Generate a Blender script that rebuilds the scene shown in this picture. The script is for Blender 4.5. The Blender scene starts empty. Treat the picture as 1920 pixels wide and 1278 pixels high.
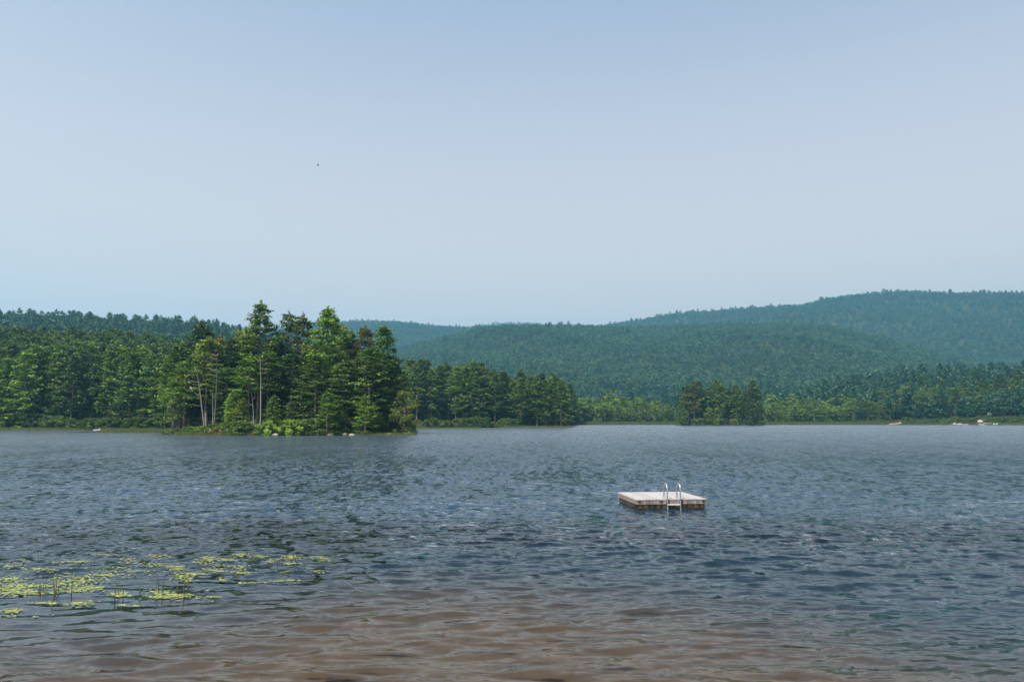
import bpy, math, random
import numpy as np
rng = np.random.default_rng(7)
random.seed(7)
S = bpy.context.scene
COL = S.collection
R = math.radians

# ------------------------------------------------------------------ camera
H = 3.5                     # eye height above the lake (m)
F = 1422.0                  # focal length in pixels of the 1920 px wide photograph
HY = 786.0                  # pixel row of the true horizon
PITCH = math.atan((HY - 639.0) / F)
cp, sp_ = math.cos(PITCH), math.sin(PITCH)
cam = bpy.data.cameras.new('camera')
cam.sensor_width = 36.0
cam.lens = F / 1920.0 * 36.0
cam.clip_start = 0.1
cam.clip_end = 60000.0
camo = bpy.data.objects.new('camera', cam)
COL.objects.link(camo)
camo.location = (0, 0, H)
camo.rotation_euler = (math.pi / 2 + PITCH, 0, 0)
S.camera = camo

# ------------------------------------------------------------------ light
SUN_EL, SUN_AZ = 54.0, -143.0         # azimuth from +Y (view direction), clockwise
w = bpy.data.worlds.new('World'); S.world = w; w.use_nodes = True
nt = w.node_tree; nt.nodes.clear()
sky = nt.nodes.new('ShaderNodeTexSky'); sky.sky_type = 'NISHITA'; sky.sun_disc = False
sky.sun_elevation = R(SUN_EL); sky.sun_rotation = R(SUN_AZ)
sky.altitude = 200; sky.air_density = 1.15; sky.dust_density = 5.0; sky.ozone_density = 2.2
bg = nt.nodes.new('ShaderNodeBackground'); bg.inputs['Strength'].default_value = 0.12
ow = nt.nodes.new('ShaderNodeOutputWorld')
# the Nishita sky, slightly de-saturated by summer haze that whitens it towards the horizon all round
tint = nt.nodes.new('ShaderNodeMix'); tint.data_type = 'RGBA'; tint.blend_type = 'MULTIPLY'; tint.inputs[0].default_value = 1
nt.links.new(sky.outputs[0], tint.inputs[6]); tint.inputs[7].default_value = (1.0, 0.93, 0.83, 1)
tcw = nt.nodes.new('ShaderNodeTexCoord'); sxw = nt.nodes.new('ShaderNodeSeparateXYZ'); nt.links.new(tcw.outputs['Generated'], sxw.inputs[0])
mrw = nt.nodes.new('ShaderNodeMapRange'); mrw.interpolation_type = 'SMOOTHSTEP'; nt.links.new(sxw.outputs['Z'], mrw.inputs[0])
mrw.inputs[1].default_value = 0.0; mrw.inputs[2].default_value = 0.70; mrw.inputs[3].default_value = 0.85; mrw.inputs[4].default_value = 0.0
hzm = nt.nodes.new('ShaderNodeMix'); hzm.data_type = 'RGBA'; nt.links.new(mrw.outputs[0], hzm.inputs[0])
nt.links.new(tint.outputs[2], hzm.inputs[6]); hzm.inputs[7].default_value = (4.05, 3.18, 2.84, 1)
nt.links.new(hzm.outputs[2], bg.inputs[0]); nt.links.new(bg.outputs[0], ow.inputs[0])
sun = bpy.data.lights.new('sun', 'SUN'); sun.energy = 4.2; sun.angle = R(0.6); sun.color = (1, 0.95, 0.87)
suno = bpy.data.objects.new('sun', sun); COL.objects.link(suno)
se, sa = R(SUN_EL), R(SUN_AZ)
sv = (math.cos(se) * math.sin(sa), math.cos(se) * math.cos(sa), math.sin(se))
from mathutils import Vector, Matrix
suno.rotation_euler = Vector(sv).to_track_quat('Z', 'Y').to_euler()
S.view_settings.view_transform = 'Standard'; S.view_settings.look = 'None'
S.view_settings.exposure = 1.07; S.view_settings.gamma = 1.0
S.view_settings.use_curve_mapping = False
S.render.resolution_x, S.render.resolution_y = 1024, 681

# ------------------------------------------------------------------ geometry of the view
def slope(py):                        # elevation slope z/y of the pixel row
    wv = (639.0 - py) / F
    return (sp_ + wv * cp) / (cp - wv * sp_)
def gx(px, y):                        # world x of a pixel column at ground distance y
    return y * (px - 960.0) / F * cp
def ground(px, py, z=0.0):
    y = (H - z) / -slope(py)
    wv = (639.0 - py) / F
    return (px - 960.0) / F * y / (cp - wv * sp_), y
def dist(py): return H / -slope(py)
def ztop(py, y): return H + y * slope(py)
def phi_px(px): return np.degrees(np.arctan((np.asarray(px, float) - 960.0) / F * cp))
def sm(t): t = np.clip(t, 0, 1); return t * t * (3 - 2 * t)

# ------------------------------------------------------------------ helpers
def mesh_np(name, v, tris=None, quads=None, mats=(), tint=None, smooth=False, fsets=None):
    me = bpy.data.meshes.new(name)
    v = np.asarray(v, np.float32)
    me.vertices.add(len(v)); me.vertices.foreach_set('co', v.ravel())
    loops, starts = [], []
    n = 0
    if quads is not None and len(quads):
        q = np.asarray(quads, np.int32); loops.append(q.ravel()); starts.append(np.arange(len(q)) * 4); n = len(q) * 4
    if tris is not None and len(tris):
        t = np.asarray(tris, np.int32); loops.append(t.ravel()); starts.append(np.arange(len(t)) * 3 + n)
    loops = np.concatenate(loops); starts = np.concatenate(starts).astype(np.int32)
    me.loops.add(len(loops)); me.loops.foreach_set('vertex_index', loops)
    me.polygons.add(len(starts)); me.polygons.foreach_set('loop_start', starts)
    me.update(calc_edges=True)
    for m in mats: me.materials.append(m)
    if tint is not None:
        a = me.attributes.new('tint', 'FLOAT', 'FACE'); a.data.foreach_set('value', np.asarray(tint, np.float32))
    if smooth: me.polygons.foreach_set('use_smooth', np.ones(len(starts), bool))
    me.validate()
    return me
def obj(name, me, parent=None, loc=None, kind=None):
    o = bpy.data.objects.new(name, me); COL.objects.link(o)
    if parent is not None: o.parent = parent
    if loc is not None: o.location = loc
    if kind: o['kind'] = kind
    return o
def tag(o, label, cat, group=None):
    o['label'] = label; o['category'] = cat
    if group: o['group'] = group
    return o
def thing(name, loc, label, cat, group=None, rz=0.0):
    o = bpy.data.objects.new(name, None); COL.objects.link(o)
    o.location = loc; o.rotation_euler = (0, 0, rz); o.empty_display_size = 0.3
    return tag(o, label, cat, group)

class MB:
    """small mesh collector for boxes and tubes"""
    def __init__(s): s.v = []; s.f = []
    def box(s, c, d, rot=None):
        b = len(s.v)
        for dx in (-.5, .5):
            for dy in (-.5, .5):
                for dz in (-.5, .5):
                    p = Vector((dx * d[0], dy * d[1], dz * d[2]))
                    if rot is not None: p = rot @ p
                    s.v.append((c[0] + p.x, c[1] + p.y, c[2] + p.z))
        for q in ((0, 1, 3, 2), (4, 6, 7, 5), (0, 4, 5, 1), (2, 3, 7, 6), (0, 2, 6, 4), (1, 5, 7, 3)):
            s.f.append(tuple(b + i for i in q))
        return s
    def tube(s, pts, rad, n=8):
        pts = [Vector(p) for p in pts]
        if not hasattr(rad, '__len__'): rad = [rad] * len(pts)
        b0 = len(s.v)
        up = Vector((0.13, 0.31, 0.94))
        for i, p in enumerate(pts):
            d = (pts[min(i + 1, len(pts) - 1)] - pts[max(i - 1, 0)]).normalized()
            a = d.cross(up)
            if a.length < 0.15: a = d.cross(Vector((1, 0, 0)))
            a.normalize(); c = d.cross(a)
            for k in range(n):
                t = 2 * math.pi * k / n
                q = p + (a * math.cos(t) + c * math.sin(t)) * rad[i]
                s.v.append(tuple(q))
        for i in range(len(pts) - 1):
            for k in range(n):
                k2 = (k + 1) % n
                s.f.append((b0 + i * n + k, b0 + i * n + k2, b0 + (i + 1) * n + k2, b0 + (i + 1) * n + k))
        s.f.append(tuple(b0 + k for k in range(n))[::-1])
        s.f.append(tuple(b0 + (len(pts) - 1) * n + k for k in range(n)))
        return s
    def mesh(s, name, mat, smooth=False, bevel=0):
        me = bpy.data.meshes.new(name); me.from_pydata(s.v, [], s.f); me.update()
        me.materials.append(mat)
        if smooth: me.polygons.foreach_set('use_smooth', np.ones(len(me.polygons), bool))
        return me

# ------------------------------------------------------------------ materials
def newmat(name):
    m = bpy.data.materials.new(name); m.use_nodes = True
    t = m.node_tree; t.nodes.clear()
    o = t.nodes.new('ShaderNodeOutputMaterial')
    return m, t, o
def N(t, kind, **kw):
    n = t.nodes.new(kind)
    for k, v in kw.items():
        if k.startswith('_'): setattr(n, k[1:], v)
        else: n.inputs[k.replace('__', ' ')].default_value = v
    return n
def mixc(t, a, b, f, mode='MIX'):
    n = t.nodes.new('ShaderNodeMix'); n.data_type = 'RGBA'; n.blend_type = mode
    for s, val in ((6, a), (7, b), (0, f)):
        if hasattr(val, 'is_linked') or hasattr(val, 'node'): t.links.new(val, n.inputs[s])
        else: n.inputs[s].default_value = val if s == 0 else (*val, 1) if len(val) == 3 else val
    return n.outputs[2]
def math_(t, op, a, b=None, c=None):
    n = t.nodes.new('ShaderNodeMath'); n.operation = op
    for i, val in enumerate((a, b, c)):
        if val is None: continue
        if hasattr(val, 'node'): t.links.new(val, n.inputs[i])
        else: n.inputs[i].default_value = val
    return n.outputs[0]
def noise(t, scale, detail=2.0, vec=None, rough=0.5, dist=0.0):
    n = t.nodes.new('ShaderNodeTexNoise'); n.inputs['Scale'].default_value = scale
    n.inputs['Detail'].default_value = detail; n.inputs['Roughness'].default_value = rough
    n.inputs['Distortion'].default_value = dist
    if vec is not None: t.links.new(vec, n.inputs['Vector'])
    return n
def ramp(t, fac, stops):
    n = t.nodes.new('ShaderNodeValToRGB'); t.links.new(fac, n.inputs[0])
    e = n.color_ramp.elements
    while len(e) < len(stops): e.new(0.5)
    for i, (p, c) in enumerate(stops): e[i].position = p; e[i].color = (*c, 1) if len(c) == 3 else c
    return n.outputs[0]

def leaf_mat(name, dark, light, trans=0.27):
    m, t, o = newmat(name)
    at = N(t, 'ShaderNodeAttribute', _attribute_name='tint')
    oi = t.nodes.new('ShaderNodeObjectInfo')
    hu = N(t, 'ShaderNodeAttribute', _attribute_name='hue', _attribute_type='INSTANCER')
    f = math_(t, 'MULTIPLY_ADD', oi.outputs['Random'], 0.3, -0.15)
    f = math_(t, 'ADD', f, at.outputs['Fac'])
    f = math_(t, 'MULTIPLY_ADD', hu.outputs['Fac'], 0.5, f)
    n_ = t.nodes.new('ShaderNodeClamp'); t.links.new(f, n_.inputs[0])
    c = mixc(t, dark, light, n_.outputs[0])
    c = mixc(t, c, oi.outputs['Color'], 1.0, 'MULTIPLY')
    d = N(t, 'ShaderNodeBsdfDiffuse'); t.links.new(c, d.inputs[0])
    tr = N(t, 'ShaderNodeBsdfTranslucent')
    t.links.new(mixc(t, c, (1.25, 1.2, 0.55), 1.0, 'MULTIPLY'), tr.inputs[0])
    mx = N(t, 'ShaderNodeMixShader'); mx.inputs[0].default_value = trans
    t.links.new(d.outputs[0], mx.inputs[1]); t.links.new(tr.outputs[0], mx.inputs[2])
    gl = N(t, 'ShaderNodeBsdfGlossy'); gl.inputs['Roughness'].default_value = 0.5
    mx2 = N(t, 'ShaderNodeMixShader'); mx2.inputs[0].default_value = 0.025
    t.links.new(mx.outputs[0], mx2.inputs[1]); t.links.new(gl.outputs[0], mx2.inputs[2])
    t.links.new(mx2.outputs[0], o.inputs[0])
    return m
M = {}
M['pine'] = leaf_mat('pine_needles', (0.010, 0.032, 0.007), (0.125, 0.205, 0.032))
M['broad'] = leaf_mat('broad_leaves', (0.030, 0.070, 0.014), (0.13, 0.20, 0.04), 0.42)
M['far'] = leaf_mat('haze_tinted_leaves', (0.014, 0.056, 0.038), (0.070, 0.142, 0.074), 0.3)  # extra blue in the leaf colour stands in for distance haze
M['grassy'] = leaf_mat('marsh_grass', (0.03, 0.05, 0.012), (0.09, 0.12, 0.032), 0.4)

def simple(name, c1, c2, scale=8.0, rough=0.8, stretch=(1, 1, 1), bump=0.3, metal=0.0, spec=0.3):
    m, t, o = newmat(name)
    tc = t.nodes.new('ShaderNodeTexCoord')
    mp = t.nodes.new('ShaderNodeMapping'); mp.inputs['Scale'].default_value = stretch
    t.links.new(tc.outputs['Object'], mp.inputs[0])
    n = noise(t, scale, 5.0, mp.outputs[0], 0.62)
    oi = t.nodes.new('ShaderNodeObjectInfo')
    f = math_(t, 'MULTIPLY_ADD', oi.outputs['Random'], 0.4, -0.2)
    f = math_(t, 'ADD', f, n.outputs['Fac'])
    c = ramp(t, f, ((0.3, c1), (0.7, c2)))
    b = N(t, 'ShaderNodeBsdfPrincipled', Roughness=rough, Metallic=metal)
    b.inputs['Specular IOR Level'].default_value = spec
    t.links.new(c, b.inputs['Base Color'])
    if bump:
        bp = N(t, 'ShaderNodeBump', Strength=bump, Distance=0.05); t.links.new(n.outputs['Fac'], bp.inputs['Height'])
        t.links.new(bp.outputs[0], b.inputs['Normal'])
    t.links.new(b.outputs[0], o.inputs[0])
    return m
M['bark'] = simple('grey_brown_bark', (0.07, 0.055, 0.045), (0.20, 0.165, 0.135), 3, stretch=(4, 4, 0.6))
M['pale_bark'] = simple('weathered_dead_wood', (0.085, 0.075, 0.065), (0.17, 0.155, 0.135), 3, stretch=(4, 4, 0.6))
M['deck'] = simple('weathered_deck_wood', (0.22, 0.215, 0.215), (0.31, 0.303, 0.305), 2.5, stretch=(9, 0.8, 9), bump=0.15)
M['fascia'] = simple('aged_fascia_wood', (0.10, 0.08, 0.07), (0.185, 0.158, 0.14), 4, stretch=(5, 5, 1.5), bump=0.2)
M['skirt'] = simple('wet_dark_wood', (0.014, 0.010, 0.006), (0.055, 0.04, 0.021), 5, stretch=(2, 2, 2), bump=0.2)
M['black'] = simple('black_float_plastic', (0.008, 0.008, 0.008), (0.02, 0.02, 0.018), 5, rough=0.5, bump=0.05)
M['steel'] = simple('ladder_aluminium', (0.35, 0.36, 0.38), (0.5, 0.51, 0.53), 6, rough=0.35, metal=0.9, bump=0.02, spec=0.5)
M['tread'] = simple('ladder_tread', (0.35, 0.35, 0.35), (0.45, 0.45, 0.45), 6, rough=0.5, bump=0.02)
M['rock'] = simple('granite_boulder', (0.11, 0.10, 0.09), (0.28, 0.255, 0.23), 2, bump=0.5)
M['white'] = simple('white_hull_paint', (0.42, 0.42, 0.42), (0.5, 0.5, 0.49), 2, rough=0.35, bump=0)
M['tan'] = simple('tan_hull_paint', (0.45, 0.25, 0.13), (0.58, 0.34, 0.19), 2, rough=0.45, bump=0)
M['blueg'] = simple('dark_hull_trim', (0.03, 0.04, 0.06), (0.05, 0.06, 0.09), 2, rough=0.4, bump=0)
M['sandbank'] = simple('bank_sand', (0.12, 0.095, 0.065), (0.20, 0.16, 0.11), 3)
M['rust'] = leaf_mat('dead_brush', (0.14, 0.075, 0.045), (0.30, 0.17, 0.10), 0.2)
M['reed'] = simple('reed_stem', (0.03, 0.05, 0.02), (0.09, 0.10, 0.035), 6, bump=0)
M['reedleaf'] = simple('reed_blade', (0.04, 0.07, 0.02), (0.10, 0.13, 0.03), 6, bump=0)
M['dark'] = simple('bird_feathers', (0.02, 0.02, 0.02), (0.05, 0.05, 0.05), 6, bump=0)

# lily pads
def pad_mat():
    m, t, o = newmat('lily_pad_leaf')
    oi = t.nodes.new('ShaderNodeObjectInfo')
    at = N(t, 'ShaderNodeAttribute', _attribute_name='tint')
    f = math_(t, 'ADD', oi.outputs['Random'], at.outputs['Fac'])
    f = math_(t, 'FRACT', f)
    c = ramp(t, f, ((0.0, (0.08, 0.13, 0.03)), (0.35, (0.17, 0.22, 0.045)), (0.75, (0.27, 0.30, 0.065)), (0.93, (0.28, 0.22, 0.07)), (1.0, (0.22, 0.13, 0.06))))
    b = N(t, 'ShaderNodeBsdfPrincipled', Roughness=0.45); t.links.new(c, b.inputs['Base Color'])
    t.links.new(b.outputs[0], o.inputs[0]); return m
M['pad'] = pad_mat()

# terrain: sand by the beach, dark bed tinted as light fades in deep water, forest floor on land
def terrain_mat():
    m, t, o = newmat('terrain')
    g = t.nodes.new('ShaderNodeNewGeometry')
    a = N(t, 'ShaderNodeAttribute', _attribute_name='sand')
    sx = t.nodes.new('ShaderNodeSeparateXYZ'); t.links.new(g.outputs['Position'], sx.inputs[0])
    n = noise(t, 1.1, 12, g.outputs['Position'], 0.72)
    n2 = noise(t, 0.05, 5, g.outputs['Position'], 0.6)
    sand = ramp(t, n.outputs['Fac'], ((0.3, (0.070, 0.050, 0.032)), (0.7, (0.096, 0.069, 0.044))))
    silt_depth_tint = ramp(t, n.outputs['Fac'], ((0.3, (0.008, 0.022, 0.040)), (0.7, (0.014, 0.034, 0.058))))  # dark mud with the blue of light scattered in deep water put in
    floor_ = ramp(t, n2.outputs['Fac'], ((0.35, (0.018, 0.024, 0.010)), (0.65, (0.036, 0.044, 0.016))))
    sf = math_(t, 'MULTIPLY_ADD', n.outputs['Fac'], 0.5, -0.25)
    sf = math_(t, 'ADD', sf, a.outputs['Fac'])
    cl = t.nodes.new('ShaderNodeClamp'); t.links.new(sf, cl.inputs[0])
    bed = mixc(t, silt_depth_tint, sand, cl.outputs[0])
    land = N(t, 'ShaderNodeMapRange'); t.links.new(sx.outputs['Z'], land.inputs[0])
    land.inputs[1].default_value = -0.05; land.inputs[2].default_value = 0.12
    # land floor except the near sandy beach
    nb = math_(t, 'SUBTRACT', 1.0, cl.outputs[0])
    lf = math_(t, 'MULTIPLY', land.outputs[0], nb)
    c = mixc(t, bed, floor_, lf)
    b = N(t, 'ShaderNodeBsdfDiffuse'); t.links.new(c, b.inputs[0])
    t.links.new(b.outputs[0], o.inputs[0]); return m
M['terrain'] = terrain_mat()

def water_mat():
    m, t, o = newmat('lake_water')
    g = t.nodes.new('ShaderNodeNewGeometry')
    at = N(t, 'ShaderNodeAttribute', _attribute_name='calm')      # 1 = sheltered by the lily pads
    af = N(t, 'ShaderNodeAttribute', _attribute_name='chop')      # growing fetch away from the beach
    def layer(sx, sy, detail, amp, seed):
        mp = t.nodes.new('ShaderNodeMapping'); mp.inputs['Scale'].default_value = (sx, sy, 1)
        mp.inputs['Location'].default_value = (seed, seed * 1.7, 0)
        mp.inputs['Rotation'].default_value = (0, 0, 0.12)
        t.links.new(g.outputs['Position'], mp.inputs[0])
        n = noise(t, 1.0, detail, mp.outputs[0], 0.6, 0.3)
        v = t.nodes.new('ShaderNodeVectorMath'); v.operation = 'SUBTRACT'
        t.links.new(n.outputs['Color'], v.inputs[0]); v.inputs[1].default_value = (0.5, 0.5, 0.5)
        s = t.nodes.new('ShaderNodeVectorMath'); s.operation = 'MULTIPLY'
        t.links.new(v.outputs[0], s.inputs[0]); s.inputs[1].default_value = (amp * 0.55, amp, 0)
        return s.outputs[0]
    def add(a, b):
        s = t.nodes.new('ShaderNodeVectorMath'); s.operation = 'ADD'
        t.links.new(a, s.inputs[0]); t.links.new(b, s.inputs[1]); return s.outputs[0]
    def scale(a, f):
        s = t.nodes.new('ShaderNodeVectorMath'); s.operation = 'SCALE'
        t.links.new(a, s.inputs[0]); t.links.new(f, s.inputs['Scale']); return s.outputs[0]
    fine = add(layer(3.6, 9.0, 4, 0.75, 3.1), layer(1.3, 3.4, 2, 0.60, 11.7))
    def window(lo, a, b, hi):
        up = N(t, 'ShaderNodeMapRange'); up.interpolation_type = 'SMOOTHSTEP'; t.links.new(af.outputs['Fac'], up.inputs[0])
        up.inputs[1].default_value = lo; up.inputs[2].default_value = a
        dn = N(t, 'ShaderNodeMapRange'); dn.interpolation_type = 'SMOOTHSTEP'; t.links.new(af.outputs['Fac'], dn.inputs[0])
        dn.inputs[1].default_value = b; dn.inputs[2].default_value = hi; dn.inputs[3].default_value = 1; dn.inputs[4].default_value = 0.25
        return math_(t, 'MULTIPLY', up.outputs[0], dn.outputs[0])
    w1 = scale(layer(3.4, 2.6, 3, 1.0, 31.0), window(0.1, 0.3, 0.45, 0.7))      # wave groups: 15-50 m out
    w2 = scale(layer(2.8, 0.8, 3, 1.15, 57.0), window(0.35, 0.6, 0.8, 0.95))    # 35-130 m
    w3 = scale(layer(1.3, 0.13, 3, 1.0, 93.0), window(0.65, 0.9, 2, 3))         # beyond
    gust = layer(0.12, 0.035, 2, 0.35, 77.0)
    broad = add(add(w1, w2), add(w3, gust))
    fine = scale(fine, math_(t, 'MULTIPLY_ADD', at.outputs['Fac'], -0.75, 1.0))
    tot = add(fine, broad)
    nn = t.nodes.new('ShaderNodeVectorMath'); nn.operation = 'ADD'
    t.links.new(g.outputs['Normal'], nn.inputs[0]); t.links.new(tot, nn.inputs[1])
    no = t.nodes.new('ShaderNodeVectorMath'); no.operation = 'NORMALIZE'; t.links.new(nn.outputs[0], no.inputs[0])
    fr = N(t, 'ShaderNodeFresnel', IOR=1.333); t.links.new(no.outputs[0], fr.inputs['Normal'])
    tr = N(t, 'ShaderNodeBsdfTransparent'); tr.inputs[0].default_value = (0.80, 0.80, 0.76, 1)
    gl = N(t, 'ShaderNodeBsdfGlossy'); gl.distribution = 'GGX'
    t.links.new(no.outputs[0], gl.inputs['Normal'])
    t.links.new(math_(t, 'MULTIPLY_ADD', math_(t, 'POWER', af.outputs['Fac'], 2.0), 0.22, 0.03), gl.inputs['Roughness'])
    gl.inputs[0].default_value = (1, 1, 1, 1)
    # the body of the water: clear over the sand, turbid blue-black where it is deep
    am = N(t, 'ShaderNodeAttribute', _attribute_name='murk')
    df = N(t, 'ShaderNodeBsdfDiffuse'); df.inputs[0].default_value = (0.011, 0.028, 0.047, 1)
    body = N(t, 'ShaderNodeMixShader'); t.links.new(am.outputs['Fac'], body.inputs[0])
    t.links.new(tr.outputs[0], body.inputs[1]); t.links.new(df.outputs[0], body.inputs[2])
    mx = N(t, 'ShaderNodeMixShader')
    t.links.new(fr.outputs[0], mx.inputs[0]); t.links.new(body.outputs[0], mx.inputs[1]); t.links.new(gl.outputs[0], mx.inputs[2])
    t.links.new(mx.outputs[0], o.inputs[0]); return m
M['water'] = water_mat()

# ------------------------------------------------------------------ terrain
RS = [(-70, 30), (-60, 120), (-50, 230), (-40, dist(803.5))]
RS += [(float(phi_px(px)), dist(py) / math.cos(R(float(phi_px(px))))) for px, py in
       ((0, 804.5), (100, 805.5), (200, 806.5), (300, 806), (420, 804.5), (780, 803), (870, 801.8), (960, 800.6),
        (1060, 799.7), (1070, 799.2), (1076, 796.2), (1270, 795.8), (1600, 796), (1920, 796.6))]
RS += [(45, dist(798)), (60, 200), (70, 60), (80, 20)]
RSa = np.array(RS)
def rs(phi): return np.interp(phi, RSa[:, 0], RSa[:, 1])
# (pixel column, pixel row of the wooded skyline) for every ridge; rc = distance, r0 = where it starts, th = tree height
RIDGES = [
 dict(rc=470, r0=290, th=21, t=[(-700, 600), (0, 622), (100, 626), (220, 632), (330, 648), (450, 672), (600, 700), (760, 706), (1000, 745), (1070, 790)]),
 dict(rc=950, r0=500, th=15, t=[(-800, 550), (-200, 575), (0, 588), (60, 590), (200, 597), (300, 604), (430, 615), (520, 635), (640, 680), (760, 745), (900, 790)]),
 dict(rc=3000, r0=1500, th=13, t=[(300, 700), (440, 640), (560, 614), (640, 609), (700, 610), (800, 618), (860, 616), (940, 614), (1040, 618), (1120, 616), (1220, 607), (1300, 594), (1400, 582), (1480, 577), (1510, 578), (1560, 568), (1700, 557), (1860, 552), (1920, 553), (2300, 560), (3000, 600)]),
 dict(rc=4600, r0=3300, th=12, t=[(700, 680), (820, 630), (900, 612), (960, 607), (1010, 608), (1060, 613), (1120, 620), (1250, 650), (1400, 700)]),
 dict(rc=2000, r0=650, th=14, t=[(420, 790), (560, 720), (700, 672), (800, 645), (900, 624), (1000, 617), (1100, 620), (1250, 620), (1400, 614), (1500, 615), (1580, 624), (1650, 638), (1720, 655), (1800, 674), (1900, 700), (2100, 760)]),
 dict(rc=860, r0=540, th=17, t=[(1200, 786), (1330, 765), (1440, 745), (1560, 716), (1640, 702), (1750, 692), (1850, 686), (1920, 683), (2300, 660), (3000, 640)]),
]
for rd in RIDGES:
    a = np.array(rd['t'], float)
    rd['phi'] = phi_px(a[:, 0])
    rd['z'] = np.maximum(0.0, np.array([ztop(p, rd['rc'] * math.cos(R(float(f_)))) for p, f_ in zip(a[:, 1], rd['phi'])]) - rd['th'])
IS1 = dict(cx=gx(548, 190), cy=191.0, a=29.5, b=22.0, h=1.6)     # the near wooded island
IS2 = dict(cx=gx(1350, 462), cy=466.0, a=26.5, b=15.0, h=1.2)    # the small far island
def wob(x, y, s):
    return np.sin(x * s + 1.3) * np.cos(y * s * 1.27 + 0.4) + 0.5 * np.sin(x * s * 2.3 + y * s * 1.9)
def terr(x, y):
    x = np.asarray(x, float); y = np.asarray(y, float)
    r = np.hypot(x, y); phi = np.degrees(np.arctan2(x, y))
    d = r - rs(phi) - 1.5 * wob(x, y, 0.06)
    z = np.clip(d * 0.12, -2.2, 0.45)
    z = z + np.clip(d - 15, 0, 300) * 0.004
    for rd in RIDGES:
        hz = np.interp(phi, rd['phi'], rd['z'])
        up = sm((r - rd['r0']) / (rd['rc'] - rd['r0']))
        dn = 1 - 0.75 * sm((r - rd['rc']) / (rd['rc'] * 0.6))
        rel = hz * np.where(r < rd['rc'], up, dn)
        mod = 1 + 0.07 * wob(x, y, 18.0 / rd['rc']) * np.sin(np.pi * np.clip((r - rd['r0']) / (rd['rc'] - rd['r0']), 0, 1))
        z = np.where(d > 0, np.maximum(z, rel * mod), z)
    for I in (IS1, IS2):
        q = np.sqrt(((x - I['cx']) / I['a']) ** 2 + ((y - I['cy']) / I['b']) ** 2) + 0.03 * wob(x, y, 0.25)
        z = np.maximum(z, np.where(q < 1.25, I['h'] * np.clip((1 - q) * 3.0, -2.2, 1), -2.2))
    # low marsh spit that ties the island to the left shore
    q = np.sqrt(((x - gx(262, 212)) / 19.0) ** 2 + ((y - 214) / 11.0) ** 2) + 0.05 * wob(x, y, 0.3)
    z = np.maximum(z, np.where(q < 1.3, 0.25 * np.clip((1 - q) * 4, -4, 1), -2.2))
    # the beach under the camera
    zb = np.where(y < 5.5, np.clip((5.5 - y) * 0.075 + 0.0, -3, 1.85), -(y - 5.5) * 0.036)
    zb = np.where(y > 26, zb - (y - 26) * 0.07, zb)
    z = np.where(r < 60, np.maximum(zb, -2.2), z)
    z = np.where((np.abs(phi) > 75) & (r >= 60), np.maximum(z, 1.8 + 0.02 * (r - 60)), z)
    return z
rad = np.concatenate([[0.01, 1.5, 3, 4.2], np.arange(5, 40, 0.35), np.arange(40, 130, 4.0), np.arange(130, 620, 2.2), np.geomspace(620, 9000, 190)])
ang = np.concatenate([np.arange(-180, -44, 4.0), np.arange(-44, 44, 0.28), np.arange(44, 180.1, 4.0)])
ang[-1] = 180.0
AA, RR = np.meshgrid(np.radians(ang), rad)
TX, TY = RR * np.sin(AA), RR * np.cos(AA)
TZ = terr(TX, TY)
TZ = np.where((np.abs(np.degrees(AA)) > 100) & (RR < 60), 1.85 + 0.01 * RR, TZ)
def gridq(nr, nc):
    i = np.arange(nr - 1)[:, None] * nc + np.arange(nc - 1)[None, :]
    return np.stack([i, i + nc, i + nc + 1, i + 1], -1).reshape(-1, 4)
me = mesh_np('ground', np.stack([TX, TY, TZ], -1).reshape(-1, 3), quads=gridq(len(rad), len(ang))[:, ::-1], mats=[M['terrain']], smooth=True)
# sandy bottom: edge of the sand, its fade standing for light lost with depth
EDGE = np.array([(-300, 1185), (0, 1172), (150, 1160), (300, 1146), (480, 1112), (640, 1078), (820, 1062), (1000, 1068), (1200, 1090), (1400, 1120), (1600, 1160), (1780, 1215), (1920, 1250), (2200, 1300)], float)
ed = np.array([dist(p) for p in EDGE[:, 1]])
edge_r = np.interp(np.degrees(AA), phi_px(EDGE[:, 0]), ed)
sandf = 1 - sm((TY - (edge_r - 5.2)) / 9.5)
sandf = np.where(TY < 5, 1, sandf)
sandf = np.where(RR > 60, 0, sandf)
a = me.attributes.new('sand', 'FLOAT', 'POINT'); a.data.foreach_set('value', sandf.astype(np.float32).ravel())
obj('ground', me, kind='structure')

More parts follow.
